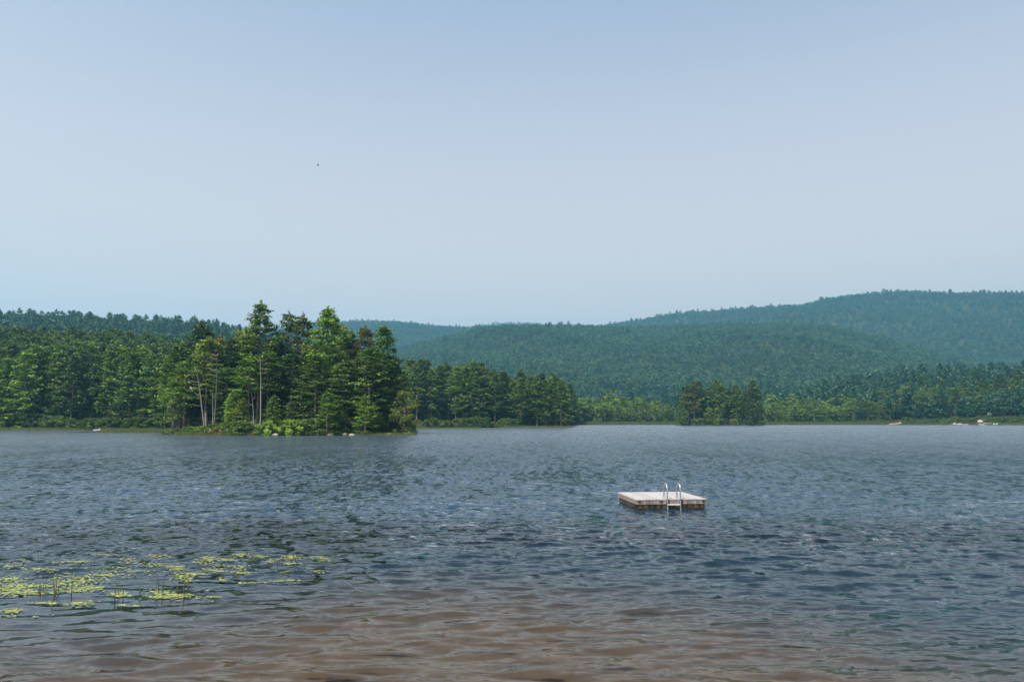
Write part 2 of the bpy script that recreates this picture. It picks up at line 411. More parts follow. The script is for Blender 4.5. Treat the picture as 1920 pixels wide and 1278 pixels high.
# ------------------------------------------------------------------ water with real waves
comps = []
wr = np.random.default_rng(21)
for k in range(80):
    lam = 0.22 * (1.9 / 0.22) ** wr.random()
    th = wr.normal(0, 0.33) + 0.12
    kk = 2 * math.pi / lam
    comps.append((kk * math.sin(th), -kk * math.cos(th), lam, wr.uniform(0, 2 * math.pi), kk))
comps = sorted(comps, key=lambda c: c[2])
def slope_amp(lam): return 0.0275 * (1.2 if lam < 0.5 else (1.0 if lam < 1.0 else 0.55))
def calm(x, y):
    c = np.exp(-(((x + 9.2) / 5.2) ** 2 + ((y - 14.6) / 3.0) ** 2) ** 1.3)
    return c
def waves(x, y, res=0.0):
    z = np.zeros_like(x); hx = np.zeros_like(x); hy = np.zeros_like(x)
    cl = calm(x, y)
    amp_r = np.interp(y, [5, 9, 20, 40], [0.6, 0.95, 1.12, 1.12])
    # gusty patches
    g = 0.8 + 0.35 * np.sin(0.21 * x + 0.4 * np.sin(0.3 * y)) * np.sin(0.33 * y + 1.0 + 0.5 * np.sin(0.17 * x))
    for kx, ky, lam, ph, kk in comps:
        A = slope_amp(lam) / kk * amp_r * g * (1 - (0.75 if lam < 1.2 else 0.45) * cl)
        A = A * np.clip((lam / np.maximum(res, 1e-6) - 3.0) / 3.0, 0, 1)
        p = kx * x + ky * y + ph
        s, c = np.sin(p), np.cos(p)
        z += A * c
        hx -= A * s * kx / kk * 0.9; hy -= A * s * ky / kk * 0.9
    return z, hx, hy
rows = [4.0]
while rows[-1] < 750:
    r_ = rows[-1]
    rows.append(r_ + (0.045 if r_ < 14 else min(0.045 * (r_ / 14) ** 1.25, 6)))
rows = np.array(rows)
wa = np.concatenate([np.linspace(-100, -38, 30)[:-1], np.arange(-38, 38, 0.19), np.linspace(38, 100, 30)])
WA, WR = np.meshgrid(np.radians(wa), rows)
WX, WY = WR * np.sin(WA), WR * np.cos(WA)
dr = np.gradient(rows)[:, None] * np.ones_like(WX)
wz, whx, why = waves(WX, WY, np.maximum(dr, WR * math.radians(0.19) * 0.6))
out = np.abs(np.degrees(WA)) > 38.5
wz[out] = 0; whx[out] = 0; why[out] = 0
me = mesh_np('water', np.stack([WX + whx, WY + why, wz], -1).reshape(-1, 3), quads=gridq(len(rows), len(wa))[:, ::-1], mats=[M['water']], smooth=True)
a = me.attributes.new('calm', 'FLOAT', 'POINT'); a.data.foreach_set('value', calm(WX, WY).astype(np.float32).ravel())
chop = np.interp(np.log(np.maximum(WY, 5)), np.log([8, 16, 30, 60, 120, 400]), [0.0, 0.15, 0.4, 0.65, 0.85, 1.0])
a = me.attributes.new('chop', 'FLOAT', 'POINT'); a.data.foreach_set('value', chop.astype(np.float32).ravel())
murk = sm((-terr(WX, WY) - 0.45) / 0.75)
a = me.attributes.new('murk', 'FLOAT', 'POINT'); a.data.foreach_set('value', murk.astype(np.float32).ravel())
obj('water', me, kind='structure')
print('water verts', len(me.vertices))
def wave_z(x, y):
    z, _, _ = waves(np.array([float(x)]), np.array([float(y)]), 0.05)
    return float(z[0])

# ------------------------------------------------------------------ haze
hz = MB().box((0, 0, 0), (1, 1, 1))
m, t, o = newmat('thin_haze')
pv = t.nodes.new('ShaderNodeVolumePrincipled')
pv.inputs['Color'].default_value = (0.24, 0.66, 0.96, 1)
pv.inputs['Density'].default_value = 0.00017
pv.inputs['Anisotropy'].default_value = 0.25
t.links.new(pv.outputs[0], o.inputs['Volume'])
hme = hz.mesh('haze', m); ho = obj('haze', hme, kind='stuff')
ho.location = (0, 2000, 397); ho.dimensions = (1, 1, 1); ho.scale = (22000, 22000, 801)

# ------------------------------------------------------------------ foliage builders
def tris_at(c, size, g, flat=0.5):
    """one irregular leaf-cluster triangle per centre; flat=1 keeps them near horizontal"""
    n = len(c)
    u = g.normal(size=(n, 3)); u[:, 2] *= (1 - flat); u /= np.linalg.norm(u, axis=1)[:, None]
    v = g.normal(size=(n, 3)); v[:, 2] *= (1 - flat * 0.7)
    v -= (v * u).sum(1)[:, None] * u; v /= np.linalg.norm(v, axis=1)[:, None]
    s = (size * g.uniform(0.6, 1.35, n))[:, None]
    p = np.stack([c - u * s * 0.9, c + u * s * 0.7 - v * s * 0.45, c + u * s * 0.15 + v * s * 0.6], 1)
    return p.reshape(-1, 3)
def tube_np(pts, rads, n):
    pts = np.asarray(pts, float); k = len(pts)
    d = np.gradient(pts, axis=0); d /= np.linalg.norm(d, axis=1)[:, None] + 1e-9
    up = np.where(np.abs(d[:, 2:3]) > 0.8, np.array([[1.0, 0, 0]]), np.array([[0, 0, 1.0]]))
    a = np.cross(d, up); a /= np.linalg.norm(a, axis=1)[:, None] + 1e-9
    b = np.cross(d, a)
    t = np.arange(n) * 2 * np.pi / n
    v = pts[:, None] + (a[:, None] * np.cos(t)[None, :, None] + b[:, None] * np.sin(t)[None, :, None]) * np.asarray(rads)[:, None, None]
    i = np.arange(k - 1)[:, None] * n + np.arange(n)[None]
    j = np.arange(k - 1)[:, None] * n + (np.arange(n)[None] + 1) % n
    q = np.stack([i, j, j + n, i + n], -1).reshape(-1, 4)
    return v.reshape(-1, 3), q
class Tubes:
    def __init__(s): s.v = []; s.q = []; s.n = 0
    def add(s, pts, rads, n=5):
        v, q = tube_np(pts, rads, n); s.v.append(v); s.q.append(q + s.n); s.n += len(v)
    def mesh(s, name, mat): return mesh_np(name, np.concatenate(s.v), quads=np.concatenate(s.q), mats=[mat], smooth=True)

def pine(seed, h=25.0, base=0.25, spread=4.2, wh=1.0, leaf=0.31, per=19, bare=0.25, top=0.9, droop=0.0, flatness=0.62, matk='pine', barkk='bark', tn=7, fill=1.0, twigs=True, pw=(1.9, 0.8)):
    g = np.random.default_rng(seed)
    T = Tubes()
    zz = np.linspace(0, h * 0.985, 9)
    wx = np.cumsum(g.normal(0, 0.10, 9)) * h / 25; wy = np.cumsum(g.normal(0, 0.10, 9)) * h / 25
    wx -= wx[0]; wy -= wy[0]
    r0 = 0.013 * h
    T.add(np.stack([wx, wy, zz], 1), r0 * (1 - zz / h * 0.95) + 0.015, tn)
    cs, ti = [], []
    z = h * base
    side = g.uniform(0, 6.28)
    while z < h * 0.985:
        tt = max(0.0, (z / h - base) / (1 - base))
        prof = (math.sin(min(1, (tt + 0.16) / 0.42) * math.pi / 2)) * (1 - tt ** pw[0]) ** pw[1]
        nb = g.integers(4, 7)
        a0 = g.uniform(0, 6.28)
        for k in range(nb):
            if g.random() < bare * (1 - tt) + 0.05: continue
            az = a0 + k * 6.28 / nb + g.normal(0, 0.25)
            L = spread * prof * g.uniform(0.62, 1.22) * (1 + 0.18 * math.cos(az - side)) + 0.45
            el = (-0.12 - droop) * (1 - tt) + 0.55 * tt ** 2 + g.normal(0, 0.08)
            m_ = 4
            s_ = np.linspace(0, 1, m_)
            cx = np.interp(z, zz, wx); cy = np.interp(z, zz, wy)
            rr = s_ * L * math.cos(el)
            zc = z + s_ * L * math.sin(el) + 0.16 * L * s_ ** 2 * g.uniform(0.3, 1.3)
            P = np.stack([cx + rr * math.cos(az), cy + rr * math.sin(az), zc], 1)
            T.add(P, np.array([0.055, 0.04, 0.028, 0.012]) * (0.5 + L / 5) * h / 25, 3)
            nc = max(2, int((L * 1.15 + 1) * fill))
            ss = g.uniform(0.28, 1.0, nc) ** 0.8
            lat = g.normal(0, 0.26, nc) * L * (1.12 - ss) + g.normal(0, 0.12, nc)
            cc = np.stack([np.interp(ss, s_, P[:, i]) for i in range(3)], 1)
            cc[:, 0] += -math.sin(az) * lat; cc[:, 1] += math.cos(az) * lat
            cc[:, 2] += np.abs(lat) * 0.08 + g.normal(0, 0.06, nc)
            n_ = per
            cl = np.repeat(cc, n_, 0) + g.normal(size=(nc * n_, 3)) * np.array([0.42, 0.42, 0.19]) * (leaf / 0.34) ** 0.6
            cs.append(cl)
            tv = np.clip(g.normal(0.40, 0.28, nc), 0, 1)
            ti.append(np.repeat(tv, n_))
        z += g.uniform(0.55, 1.15) * wh * (1.25 - 0.5 * tt)
    # leader tuft
    lc = np.array([[wx[-1], wy[-1], h]]) + g.normal(size=(int(per * 3 * top), 3)) * np.array([0.22, 0.22, 0.5])
    cs.append(lc); ti.append(np.full(len(lc), 0.5))
    C_ = np.concatenate(cs); ti = np.concatenate(ti)
    v = tris_at(C_, leaf, g, flatness)
    crown = mesh_np('pine_crown', v, tris=np.arange(len(v)).reshape(-1, 3), mats=[M[matk]], tint=ti)
    if twigs:     # dead stubs under the crown
        for k in range(10):
            z = g.uniform(0.1, base + 0.15) * h; az = g.uniform(0, 6.28); L = g.uniform(0.5, 2.2)
            T.add([(np.interp(z, zz, wx), np.interp(z, zz, wy), z), (np.interp(z, zz, wx) + L * .5 * math.cos(az), np.interp(z, zz, wy) + L * .5 * math.sin(az), z + 0.05 * L), (np.interp(z, zz, wx) + L * math.cos(az), np.interp(z, zz, wy) + L * math.sin(az), z - 0.1 * L)], [0.04, 0.025, 0.01], 3)
    return crown, T.mesh('pine_trunk', M[barkk]), h

def broad(seed, h=15.0, base=0.22, spread=4.0, leaf=0.32, lumps=46, per=75, matk='broad', barkk='bark', tn=6, stems=1):
    g = np.random.default_rng(seed)
    T = Tubes(); cs, ti = [], []
    tops = []
    for st in range(stems):
        lean = g.normal(0, 0.05 + 0.08 * (stems > 1), 2) * h
        zz = np.linspace(0, h * 0.9, 7)
        wx = lean[0] * (zz / h) ** 1.3 + np.cumsum(g.normal(0, 0.06, 7)) * h / 15; wy = lean[1] * (zz / h) ** 1.3 + np.cumsum(g.normal(0, 0.06, 7)) * h / 15
        wx -= wx[0] - st * 0.3; wy -= wy[0]
        T.add(np.stack([wx, wy, zz], 1), 0.012 * h * (1 - zz / h * 0.9) / math.sqrt(stems) + 0.01, tn)
        tops.append((wx, wy, zz))
    for k in range(lumps):
        wx, wy, zz = tops[k % stems]
        u = g.uniform(0, 1)
        tz = base + (0.97 - base) * u
        prof = math.sqrt(max(0.03, 1 - ((u - 0.42) / 0.62) ** 2))
        az = g.uniform(0, 6.28); rr = spread * prof * math.sqrt(g.uniform(0.12, 1.0)) * g.uniform(0.75, 1.1)
        z = tz * h
        bx, by = np.interp(z * 0.8, zz, wx), np.interp(z * 0.8, zz, wy)
        c = np.array([bx + rr * math.cos(az), by + rr * math.sin(az), z])
        zb = max(z - rr * 0.8 - 0.3, h * base * 0.6)
        T.add([(np.interp(zb, zz, wx), np.interp(zb, zz, wy), zb), ((np.interp(zb, zz, wx) + c[0]) / 2, (np.interp(zb, zz, wy) + c[1]) / 2, (zb + z) / 2 + 0.1), c],
              np.array([0.05, 0.035, 0.012]) * h / 15, 3)
        sz = g.uniform(0.55, 1.0) * spread * 0.26
        d = g.normal(size=(per, 3)); d /= np.linalg.norm(d, axis=1)[:, None]
        d *= (g.uniform(0.35, 1.0, per) ** 0.5)[:, None] * sz * np.array([1.2, 1.2, 0.75])
        cs.append(c + d); ti.append(np.full(per, np.clip(g.normal(0.45, 0.28), 0, 1)))
    C_ = np.concatenate(cs); ti = np.concatenate(ti)
    v = tris_at(C_, leaf, g, 0.35)
    crown = mesh_np('leafy_crown', v, tris=np.arange(len(v)).reshape(-1, 3), mats=[M[matk]], tint=ti)
    return crown, T.mesh('leafy_trunk', M[barkk]), h

# near pines for the island (pixel-sized needle tufts)
PH = [pine(101, 25, 0.20, 5.6, fill=1.15), pine(102, 25, 0.30, 5.0, bare=0.35), pine(103, 25, 0.12, 6.2, fill=1.15), pine(104, 25, 0.38, 4.8, bare=0.3),
      pine(105, 25, 0.08, 4.6, droop=0.05), pine(106, 25, 0.48, 4.6, bare=0.15)]
TALL = pine(117, 29, 0.34, 7.0, wh=0.95, bare=0.02, per=24, pw=(1.05, 0.85))
CONE = pine(112, 22, 0.10, 4.4, wh=0.8, bare=0.05, pw=(1.3, 0.85))
BIG = pine(113, 28, 0.08, 6.6, wh=0.85, bare=0.04, per=24, pw=(1.4, 0.85))
# medium pines for the shores further off
PM = [pine(201, 25, 0.14, 5.6, leaf=0.46, per=11), pine(202, 25, 0.22, 5.2, leaf=0.46, per=11), pine(203, 25, 0.08, 6.0, leaf=0.46, per=11),
      pine(204, 25, 0.28, 5.0, leaf=0.46, per=11), pine(205, 25, 0.06, 4.8, leaf=0.46, per=11)]
BM = [broad(301, 15), broad(302, 15, 0.15, 4.4), broad(303, 15, 0.30, 3.4, barkk='pale_bark', stems=2), broad(304, 15, 0.1, 3.0, stems=2)]
# coarse trees for the wooded hillsides
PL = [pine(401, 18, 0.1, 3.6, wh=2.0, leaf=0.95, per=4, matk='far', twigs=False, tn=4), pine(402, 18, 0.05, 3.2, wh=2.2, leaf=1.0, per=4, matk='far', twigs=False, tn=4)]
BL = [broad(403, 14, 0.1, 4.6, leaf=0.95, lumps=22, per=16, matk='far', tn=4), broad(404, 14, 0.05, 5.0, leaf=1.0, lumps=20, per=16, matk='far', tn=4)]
for nm, L_ in (('PH', PH), ('PM', PM), ('BM', BM), ('PL', PL), ('BL', BL)): print(nm, [len(c[0].polygons) for c in L_])

def plant(var, x, y, h, name, label, cat, group=None, rz=None, col=(1, 1, 1), wide=1.0, lean=(0, 0), z=None):
    crown, trunk, h0 = var
    if z is None: z = float(terr(x, y)) - 0.15
    o = thing(name, (x, y, z), label, cat, group, rz if rz is not None else random.uniform(0, 6.28))
    s = h / h0; o.scale = (s * wide, s * wide, s)
    o.rotation_euler[0] = lean[0]; o.rotation_euler[1] = lean[1]
    c = obj('crown', crown, o); c.color = (*col, 1)
    obj('trunk', trunk, o)
    return o

# --- the near island, tree by tree: (variant, column, top row, distance, colour, width, label)
Gd = (1.1, 1.1, 1); Yl = (1.75, 1.5, 0.9); Br = (2.2, 1.05, 1.1); Dk = (0.65, 0.75, 0.8); Lt = (1.9, 1.9, 1.1)
isl = [
 (PH[2], 325, 650, 196, Gd, 1.1, 'leftmost broad green pine of the near island'),
 (PH[0], 368, 604, 199, Dk, 1.0, 'dark topped tall pine at the island\'s left end behind the yellowish pine'),
 (PH[1], 387, 636, 186, Yl, 1.05, 'yellow green pine above the leaning bare trunk on the island'),
 (PH[3], 345, 676, 187, Lt, 1.0, 'light green pine low on the left end of the island'),
 (PH[5], 407, 634, 190, Br, 0.7, 'thin brownish half dead pine right of the yellow green pine'),
 (PH[4], 427, 636, 186, Dk, 0.95, 'narrow dark pine between the brownish pine and the tallest pine'),
 (PH[0], 452, 617, 194, Yl, 1.0, 'olive green pine close left of the tallest pine'),
 (TALL, 483, 571, 186, Gd, 1.0, 'tallest pine of the island with wide flat shelf branches'),
 (PH[2], 514, 640, 190, Gd, 0.95, 'mid green pine close right of the tallest pine'),
 (PH[1], 536, 589, 193, Gd, 0.9, 'tall open pine with a small separate tuft at its tip'),
 (PH[3], 562, 592, 190, (1.7, 1.15, 0.9), 0.95, 'tall pine with a reddish brown top left of the bright green pine'),
 (BIG, 604, 581, 184, Lt, 1.0, 'big bright green pine with a full crown in the middle of the island'),
 (PH[1], 637, 610, 192, Yl, 0.8, 'yellowish pine top just right of the big bright green pine'),
 (PH[4], 656, 624, 196, Gd, 0.9, 'green pine between the bright green pine and the reddish top'),
 (PH[3], 681, 613, 193, (1.7, 0.95, 0.9), 0.9, 'pine with a reddish dying top near the island\'s right end'),
 (CONE, 714, 614, 186, (0.8, 0.95, 0.8), 1.05, 'dark cone shaped pine at the right end of the island skyline'),
 (PH[2], 692, 652, 178, Gd, 1.1, 'broad shelf branched pine in front of the dark cone shaped pine'),
 (PH[4], 733, 676, 187, Dk, 1.0, 'lower dark pine on the island\'s right shoulder'),
 (PH[5], 466, 668, 174, Lt, 0.85, 'slim pine with bare lower trunk beside the fallen logs'),
 (PH[5], 500, 660, 176, Gd, 0.8, 'slim pine with bare lower trunk right of the broken snag'),
 (PH[4], 588, 668, 176, Gd, 1.0, 'mid height pine left of the big bright green pine\'s trunk'),
 (PH[1], 640, 680, 177, Gd, 1.0, 'mid height pine in the dark gap right of the big bright pine'),
 (PH[5], 545, 665, 181, Dk, 1.1, 'dark pine with high crown in front of the reddish topped pine'),
 (PH[5], 422, 690, 181, Gd, 1.0, 'short crowned pine over the dark gap left of the fallen logs'),
]
for k, (v, px, py, D, colr, wd, lab) in enumerate(isl):
    x = gx(px, D); h = ztop(py, D) - float(terr(x, D)) + 0.1
    plant(v, x, D, h, 'pine_tree', lab, 'pine', None, col=colr, wide=(wd * 25.0 / max(h, 17) if v not in (TALL, BIG, CONE) else wd) * 1.14)
# saplings and broadleaf trees at the island's edge
edge_tr = [
 (PH[4], 511, 742, 171, (1.9, 1.8, 1.0), 1.5, 'pine', 'bright yellow green pine sapling on the shore below the tallest pine'),
 (PH[2], 613, 735, 169, (1.7, 1.7, 1.0), 1.3, 'pine', 'bright green young pine in front of the big pine\'s base'),
 (PH[2], 434, 735, 173, Lt, 1.3, 'pine', 'young pine left of the slim bare trunks on the island'),
 (PH[0], 455, 745, 171, Yl, 1.2, 'pine', 'yellowish young pine above the fallen logs'),
 (PH[2], 684, 742, 171, Lt, 1.4, 'pine', 'young pine with pale shelf branches near the island\'s right end'),
 (BM[0], 333, 700, 186, (1.3, 1.3, 1), 1.0, 'broadleaf tree', 'light green broadleaf tree at the left tip of the island'),
 (BM[2], 322, 735, 182, (1.0, 1.05, 1.2), 0.9, 'broadleaf tree', 'pale stemmed leaning tree at the left tip of the island'),
 (BM[1], 757, 728, 176, (1.2, 1.0, 0.7), 0.9, 'broadleaf tree', 'olive broadleaf tree at the right tip of the island'),
 (BM[3], 742, 700, 183, (0.9, 0.95, 0.8), 0.9, 'broadleaf tree', 'dark broadleaf tree behind the olive one at the right tip'),
 (BM[0], 545, 752, 174, (0.8, 0.8, 0.8), 1.0, 'broadleaf tree', 'small dark broadleaf tree in the middle of the island shore'),
]
for v, px, py, D, colr, wd, cat, lab in edge_tr:
    x = gx(px, D); h = ztop(py, D) - float(terr(x, D)) + 0.1
    plant(v, x, D, h, 'pine_tree' if cat == 'pine' else 'broadleaf_tree', lab, cat, None, col=colr, wide=wd)
# inner trees that close the island's wood, crown colour darkened as its shade
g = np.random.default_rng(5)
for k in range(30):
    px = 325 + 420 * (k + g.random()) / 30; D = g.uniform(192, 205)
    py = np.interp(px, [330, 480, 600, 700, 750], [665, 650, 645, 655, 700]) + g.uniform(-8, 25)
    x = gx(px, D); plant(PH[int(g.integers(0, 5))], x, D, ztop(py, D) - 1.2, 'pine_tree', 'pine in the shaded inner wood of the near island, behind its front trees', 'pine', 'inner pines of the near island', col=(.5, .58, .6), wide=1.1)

# shrubs along the island shore
SH = [broad(501, 3, 0.02, 2.1, leaf=0.22, lumps=26, per=60, stems=2), broad(502, 3, 0.02, 2.4, leaf=0.22, lumps=28, per=60, stems=2)]
sh = [(395, 792, (1.3, 1.2, .8)), (415, 790, (1.2, 1.3, .8)), (436, 786, Gd), (455, 784, Gd), (502, 788, Lt), (522, 784, Lt), (540, 786, Gd), (557, 783, Lt), (576, 782, Gd),
      (594, 780, Gd), (612, 783, Lt), (630, 788, Dk), (650, 784, (.9, .8, .7)), (668, 780, (1.1, .95, .7)), (688, 786, (1.0, .9, .7)), (712, 785, (1.2, 1.0, .7)), (730, 779, (1.4, 1.25, .8)), (748, 778, (1.5, 1.0, .9)), (762, 788, (1.2, 1.1, .8)), (773, 797, Dk), (755, 797, Gd), (738, 797, Dk), (720, 797, Gd), (700, 797, Dk), (384, 801, Gd), (348, 802, Dk), (322, 800, Gd), (405, 802, Gd), (310, 802, Dk), (360, 794, Gd), (335, 797, Gd), (376, 796, Lt)]
for k, (px, py, c) in enumerate(sh):
    # shoreline of the island at this column
    ex = gx(px, 172) - IS1['cx']; D = IS1['cy'] - IS1['b'] * math.sqrt(max(0.05, 1 - (ex / IS1['a']) ** 2)) * 0.975
    D = max(D, 169.6)
    lab, gr = 'low green shrub on the near island\'s waterline, between the fallen logs and the boulders', 'shrubs along the near island shore'
    if px == 748: lab, gr = 'reddish brown shrub beside the boulder at the island\'s right tip', None
    elif px == 730: lab, gr = 'yellow green rounded shrub left of the reddish shrub at the right tip', None
    elif px < 450: lab, gr = 'low shrub on the near island\'s left shore, left of the fallen logs', 'shrubs left of the fallen logs'
    elif px > 640: lab, gr = 'olive shrub above the pale boulders on the island\'s right shore', 'shrubs above the pale boulders'
    plant(SH[k % 2], gx(px, D), D, max(1.3, ztop(py, D) - 0.3), 'shrub', lab, 'shrub', gr, col=c, wide=1.15)

# dead wood
def snag(px0, py0, px1, py1, D, r, label, branches, seed, name='dead_tree'):
    g = np.random.default_rng(seed)
    x0, x1 = gx(px0, D), gx(px1, D); z0, z1 = float(terr(x0, D)) - 0.2, ztop(py1, D)
    o = thing(name, (x0, D, z0), label, 'dead tree')
    T = Tubes(); n = 7; s = np.linspace(0, 1, n)
    P = np.stack([s * (x1 - x0) + np.sin(s * 3) * 0.15, g.normal(0, 0.05, n), s * (z1 - z0)], 1)
    T.add(P, r * (1 - 0.75 * s), 7); obj('trunk', T.mesh('dead_trunk', M['pale_bark']), o)
    for s0, az, L in branches:
        B = Tubes(); b = np.array([np.interp(s0, s, P[:, i]) for i in range(3)])
        d = np.array([math.cos(az), math.sin(az) * 0.5, 0.25]); e = b + d * L
        mid = (b + e) / 2 + np.array([0, 0, -0.12 * L])
        B.add([b, mid, e], [0.07, 0.05, 0.02], 4)
        for q in range(3):
            w_ = mid + (e - mid) * g.uniform(-0.3, 0.8); B.add([w_, w_ + g.normal(0, 0.5, 3)], [0.03, 0.01], 3)
        obj('branch', B.mesh('dead_branch', M['pale_bark']), o)
    return o
snag(386, 806, 364, 690, 170.5, 0.24, 'leaning pale bare trunk with dead branches on the left of the island', [(0.45, 3.0, 2.2), (0.7, 2.9, 2.6), (0.8, 3.3, 2.4), (0.9, 2.8, 2.0), (0.62, 3.4, 1.6)], 1)
snag(489, 800, 484, 672, 171.5, 0.2, 'broken grey snag with a forked top below the tallest pine', [(0.97, 0.3, 1.4), (0.8, 0.1, 1.6), (0.62, 0.4, 1.2), (0.98, 2.9, 1.3)], 2)
snag(477, 804, 470, 735, 170.3, 0.13, 'thin bare trunk left of the broken snag', [(0.7, 2.8, 1.0), (0.85, 0.3, 0.9)], 3)
snag(399, 800, 396, 735, 172.5, 0.14, 'thin upright bare trunk right of the leaning trunk', [(0.9, 0.3, 0.8)], 4)
snag(402, 798, 402, 662, 176, 0.14, 'upright dead tree with curled pale twigs above the island\'s left wood', [(0.93, 2.8, 2.0), (0.86, 3.4, 2.2), (0.79, 2.9, 2.4), (0.72, 3.3, 2.0), (0.97, 2.6, 1.4)], 5)
snag(329, 806, 315, 748, 182, 0.12, 'thin pale leaning stem at the island\'s far left end', [(0.8, 2.9, 1.0)], 6)
def log(p0, p1, r, label):
    o = obj('fallen_log', MB().tube([p0, [(a + b) / 2 + 0.04 for a, b in zip(p0, p1)], p1], [r, r * .8, r * .45], 7).mesh('fallen_log', M['pale_bark'], True))
    return tag(o, label, 'log')
y0 = 169.2
log((gx(460, y0), y0 - .6, 0.1), (gx(492, y0), y0 + 1.5, 2.2), .16, 'long pale fallen log slanting down to the water on the island')
log((gx(470, y0), y0 - .2, 0.1), (gx(482, y0), y0 + .8, 1.6), .1, 'short fallen log under the long pale log')
log((gx(425, y0), y0 + .4, 0.45), (gx(452, y0), y0 - .5, 0.1), .12, 'fallen log lying at the waterline left of the long slanting log')
def boulder(px, py, wpx, D, hr, label, seed):
    g = np.random.default_rng(seed)
    import bmesh
    bm = bmesh.new(); bmesh.ops.create_icosphere(bm, subdivisions=3, radius=1.0)
    r = wpx / F * D / 2
    off = g.normal(size=(6, 3))
    for v in bm.verts:
        d = v.co.normalized(); k = 1 + sum(0.09 * math.sin(3 * d.dot(Vector(o_)) + i) for i, o_ in enumerate(off))
        v.co = Vector((d.x * r * k, d.y * r * k * 0.8, d.z * r * hr * k))
    me = bpy.data.meshes.new('boulder'); bm.to_mesh(me); bm.free(); me.materials.append(M['rock'])
    o = obj('boulder', me, None, (gx(px, D), D, 0.12)); o['label'] = label; o['category'] = 'boulder'
for a_ in [(516, 811, 12, 167.8, .5, 'grey low boulder on the island waterline left of the pale boulders', 1), (648, 811, 9, 168.2, .8, 'upright pale boulder at the island waterline', 2), (661, 812, 11, 168.4, .35, 'flat pale boulder just right of the upright one', 3),
           (621, 812, 12, 168.0, .4, 'flat pale boulder left of the upright one', 4), (766, 810, 15, 174.2, .55, 'bright rounded boulder at the right tip of the island', 5), (728, 810, 14, 171.3, .4, 'grey boulder under the yellow green shrub', 6), (418, 812, 10, 169.5, .5, 'reddish pale boulder by the dead brush', 7)]: boulder(*a_)
# dead reddish brush on the left bank
g = np.random.default_rng(8)
c_ = np.stack([g.uniform(gx(392, 170), gx(424, 170), 500), g.uniform(169, 171.5, 500), g.uniform(0.1, 1.2, 500)], 1)
v = tris_at(c_, 0.25, g, 0.2)
tag(obj('dead_brush', mesh_np('dead_brush', v, tris=np.arange(len(v)).reshape(-1, 3), mats=[M['rust']], tint=g.random(500))), 'reddish dead brush on the bank left of the fallen logs', 'brush')

# ------------------------------------------------------------------ forests on the shores
ORD = 'first second third fourth fifth sixth seventh eighth ninth tenth eleventh twelfth thirteenth fourteenth fifteenth sixteenth seventeenth eighteenth nineteenth twentieth'.split()
ORD += ['twenty ' + q for q in ORD[:9]] + ['thirtieth'] + ['thirty ' + q for q in ORD[:9]]
ROWN = ['front row', 'second row', 'third row', 'back row']
def tone(c): return 'yellowish' if c[0] > 1.2 * c[2] + .1 and c[0] > 1.1 else ('dark' if sum(c) < 2.6 else ('light green' if sum(c) > 3.5 else 'green'))
def wood(rows_, vars_, name, cat, label, group, seed, cols=(Gd,)):
    """rows_: list of (px0, px1, step_px, distance, [(px, top row)...])"""
    g = np.random.default_rng(seed)
    n = 0
    for ri, (px0, px1, st, D0, tops) in enumerate(rows_):
        px = max(px0, -8); kth = 0
        a = np.array(tops, float)
        while px < px1:
            D = D0 + g.uniform(-3, 7)
            x = gx(px, D); gz = float(terr(x, D))
            py = np.interp(px, a[:, 0], a[:, 1]) + g.normal(0, 6)
            h = max(5, ztop(py, D) - gz)
            c = cols[int(g.integers(0, len(cols)))]
            f = g.uniform(0.85, 1.15)
            lab = f'{tone(tuple(f * q for q in c))} {cat} in the {ROWN[ri % 4]} of {label}, {ORD[kth]} from left'; kth += 1
            plant(vars_[int(g.integers(0, len(vars_)))], x, D, h, name, lab, cat, group, col=tuple(f * q for q in c), wide=g.uniform(0.9, 1.15) * (25 / h if cat == 'pine' and h < 25 else 1) ** 0.5)
            px += st * g.uniform(0.7, 1.3); n += 1
    return n
# left shore
n1 = wood([(-60, 320, 17, 268, [(-60, 672), (0, 668), (60, 660), (150, 664), (220, 655), (320, 668)]),
      (-60, 330, 18, 285, [(-60, 655), (100, 650), (320, 660)]),
      (-60, 340, 19, 304, [(-60, 645), (100, 643), (320, 652)]),
      (-60, 340, 20, 325, [(-60, 640), (100, 638), (320, 650)])], PM, 'pine_tree', 'pine',
     'the left shore wood', 'pines of the left shore wood', 31, (Gd, Gd, Dk, (1.0, 1.08, 1.0), Lt))
# middle shore right of the island
midtop = [(740, 682), (800, 683), (850, 687), (880, 680), (905, 690), (935, 702), (960, 701), (985, 706), (1010, 708), (1045, 704), (1058, 715), (1066, 745), (1072, 760)]
n2 = wood([(735, 1066, 15, 352, [(p, q + 6) for p, q in midtop]), (735, 1058, 16, 366, [(p, q + 2) for p, q in midtop]), (735, 1052, 17, 384, midtop), (600, 1030, 22, 405, [(p, q + 2) for p, q in midtop])],
     PM, 'pine_tree', 'pine', 'the middle point', 'pines on the middle point', 32, (Gd, Dk, Gd, (1.05, 1.0, 1.0)))
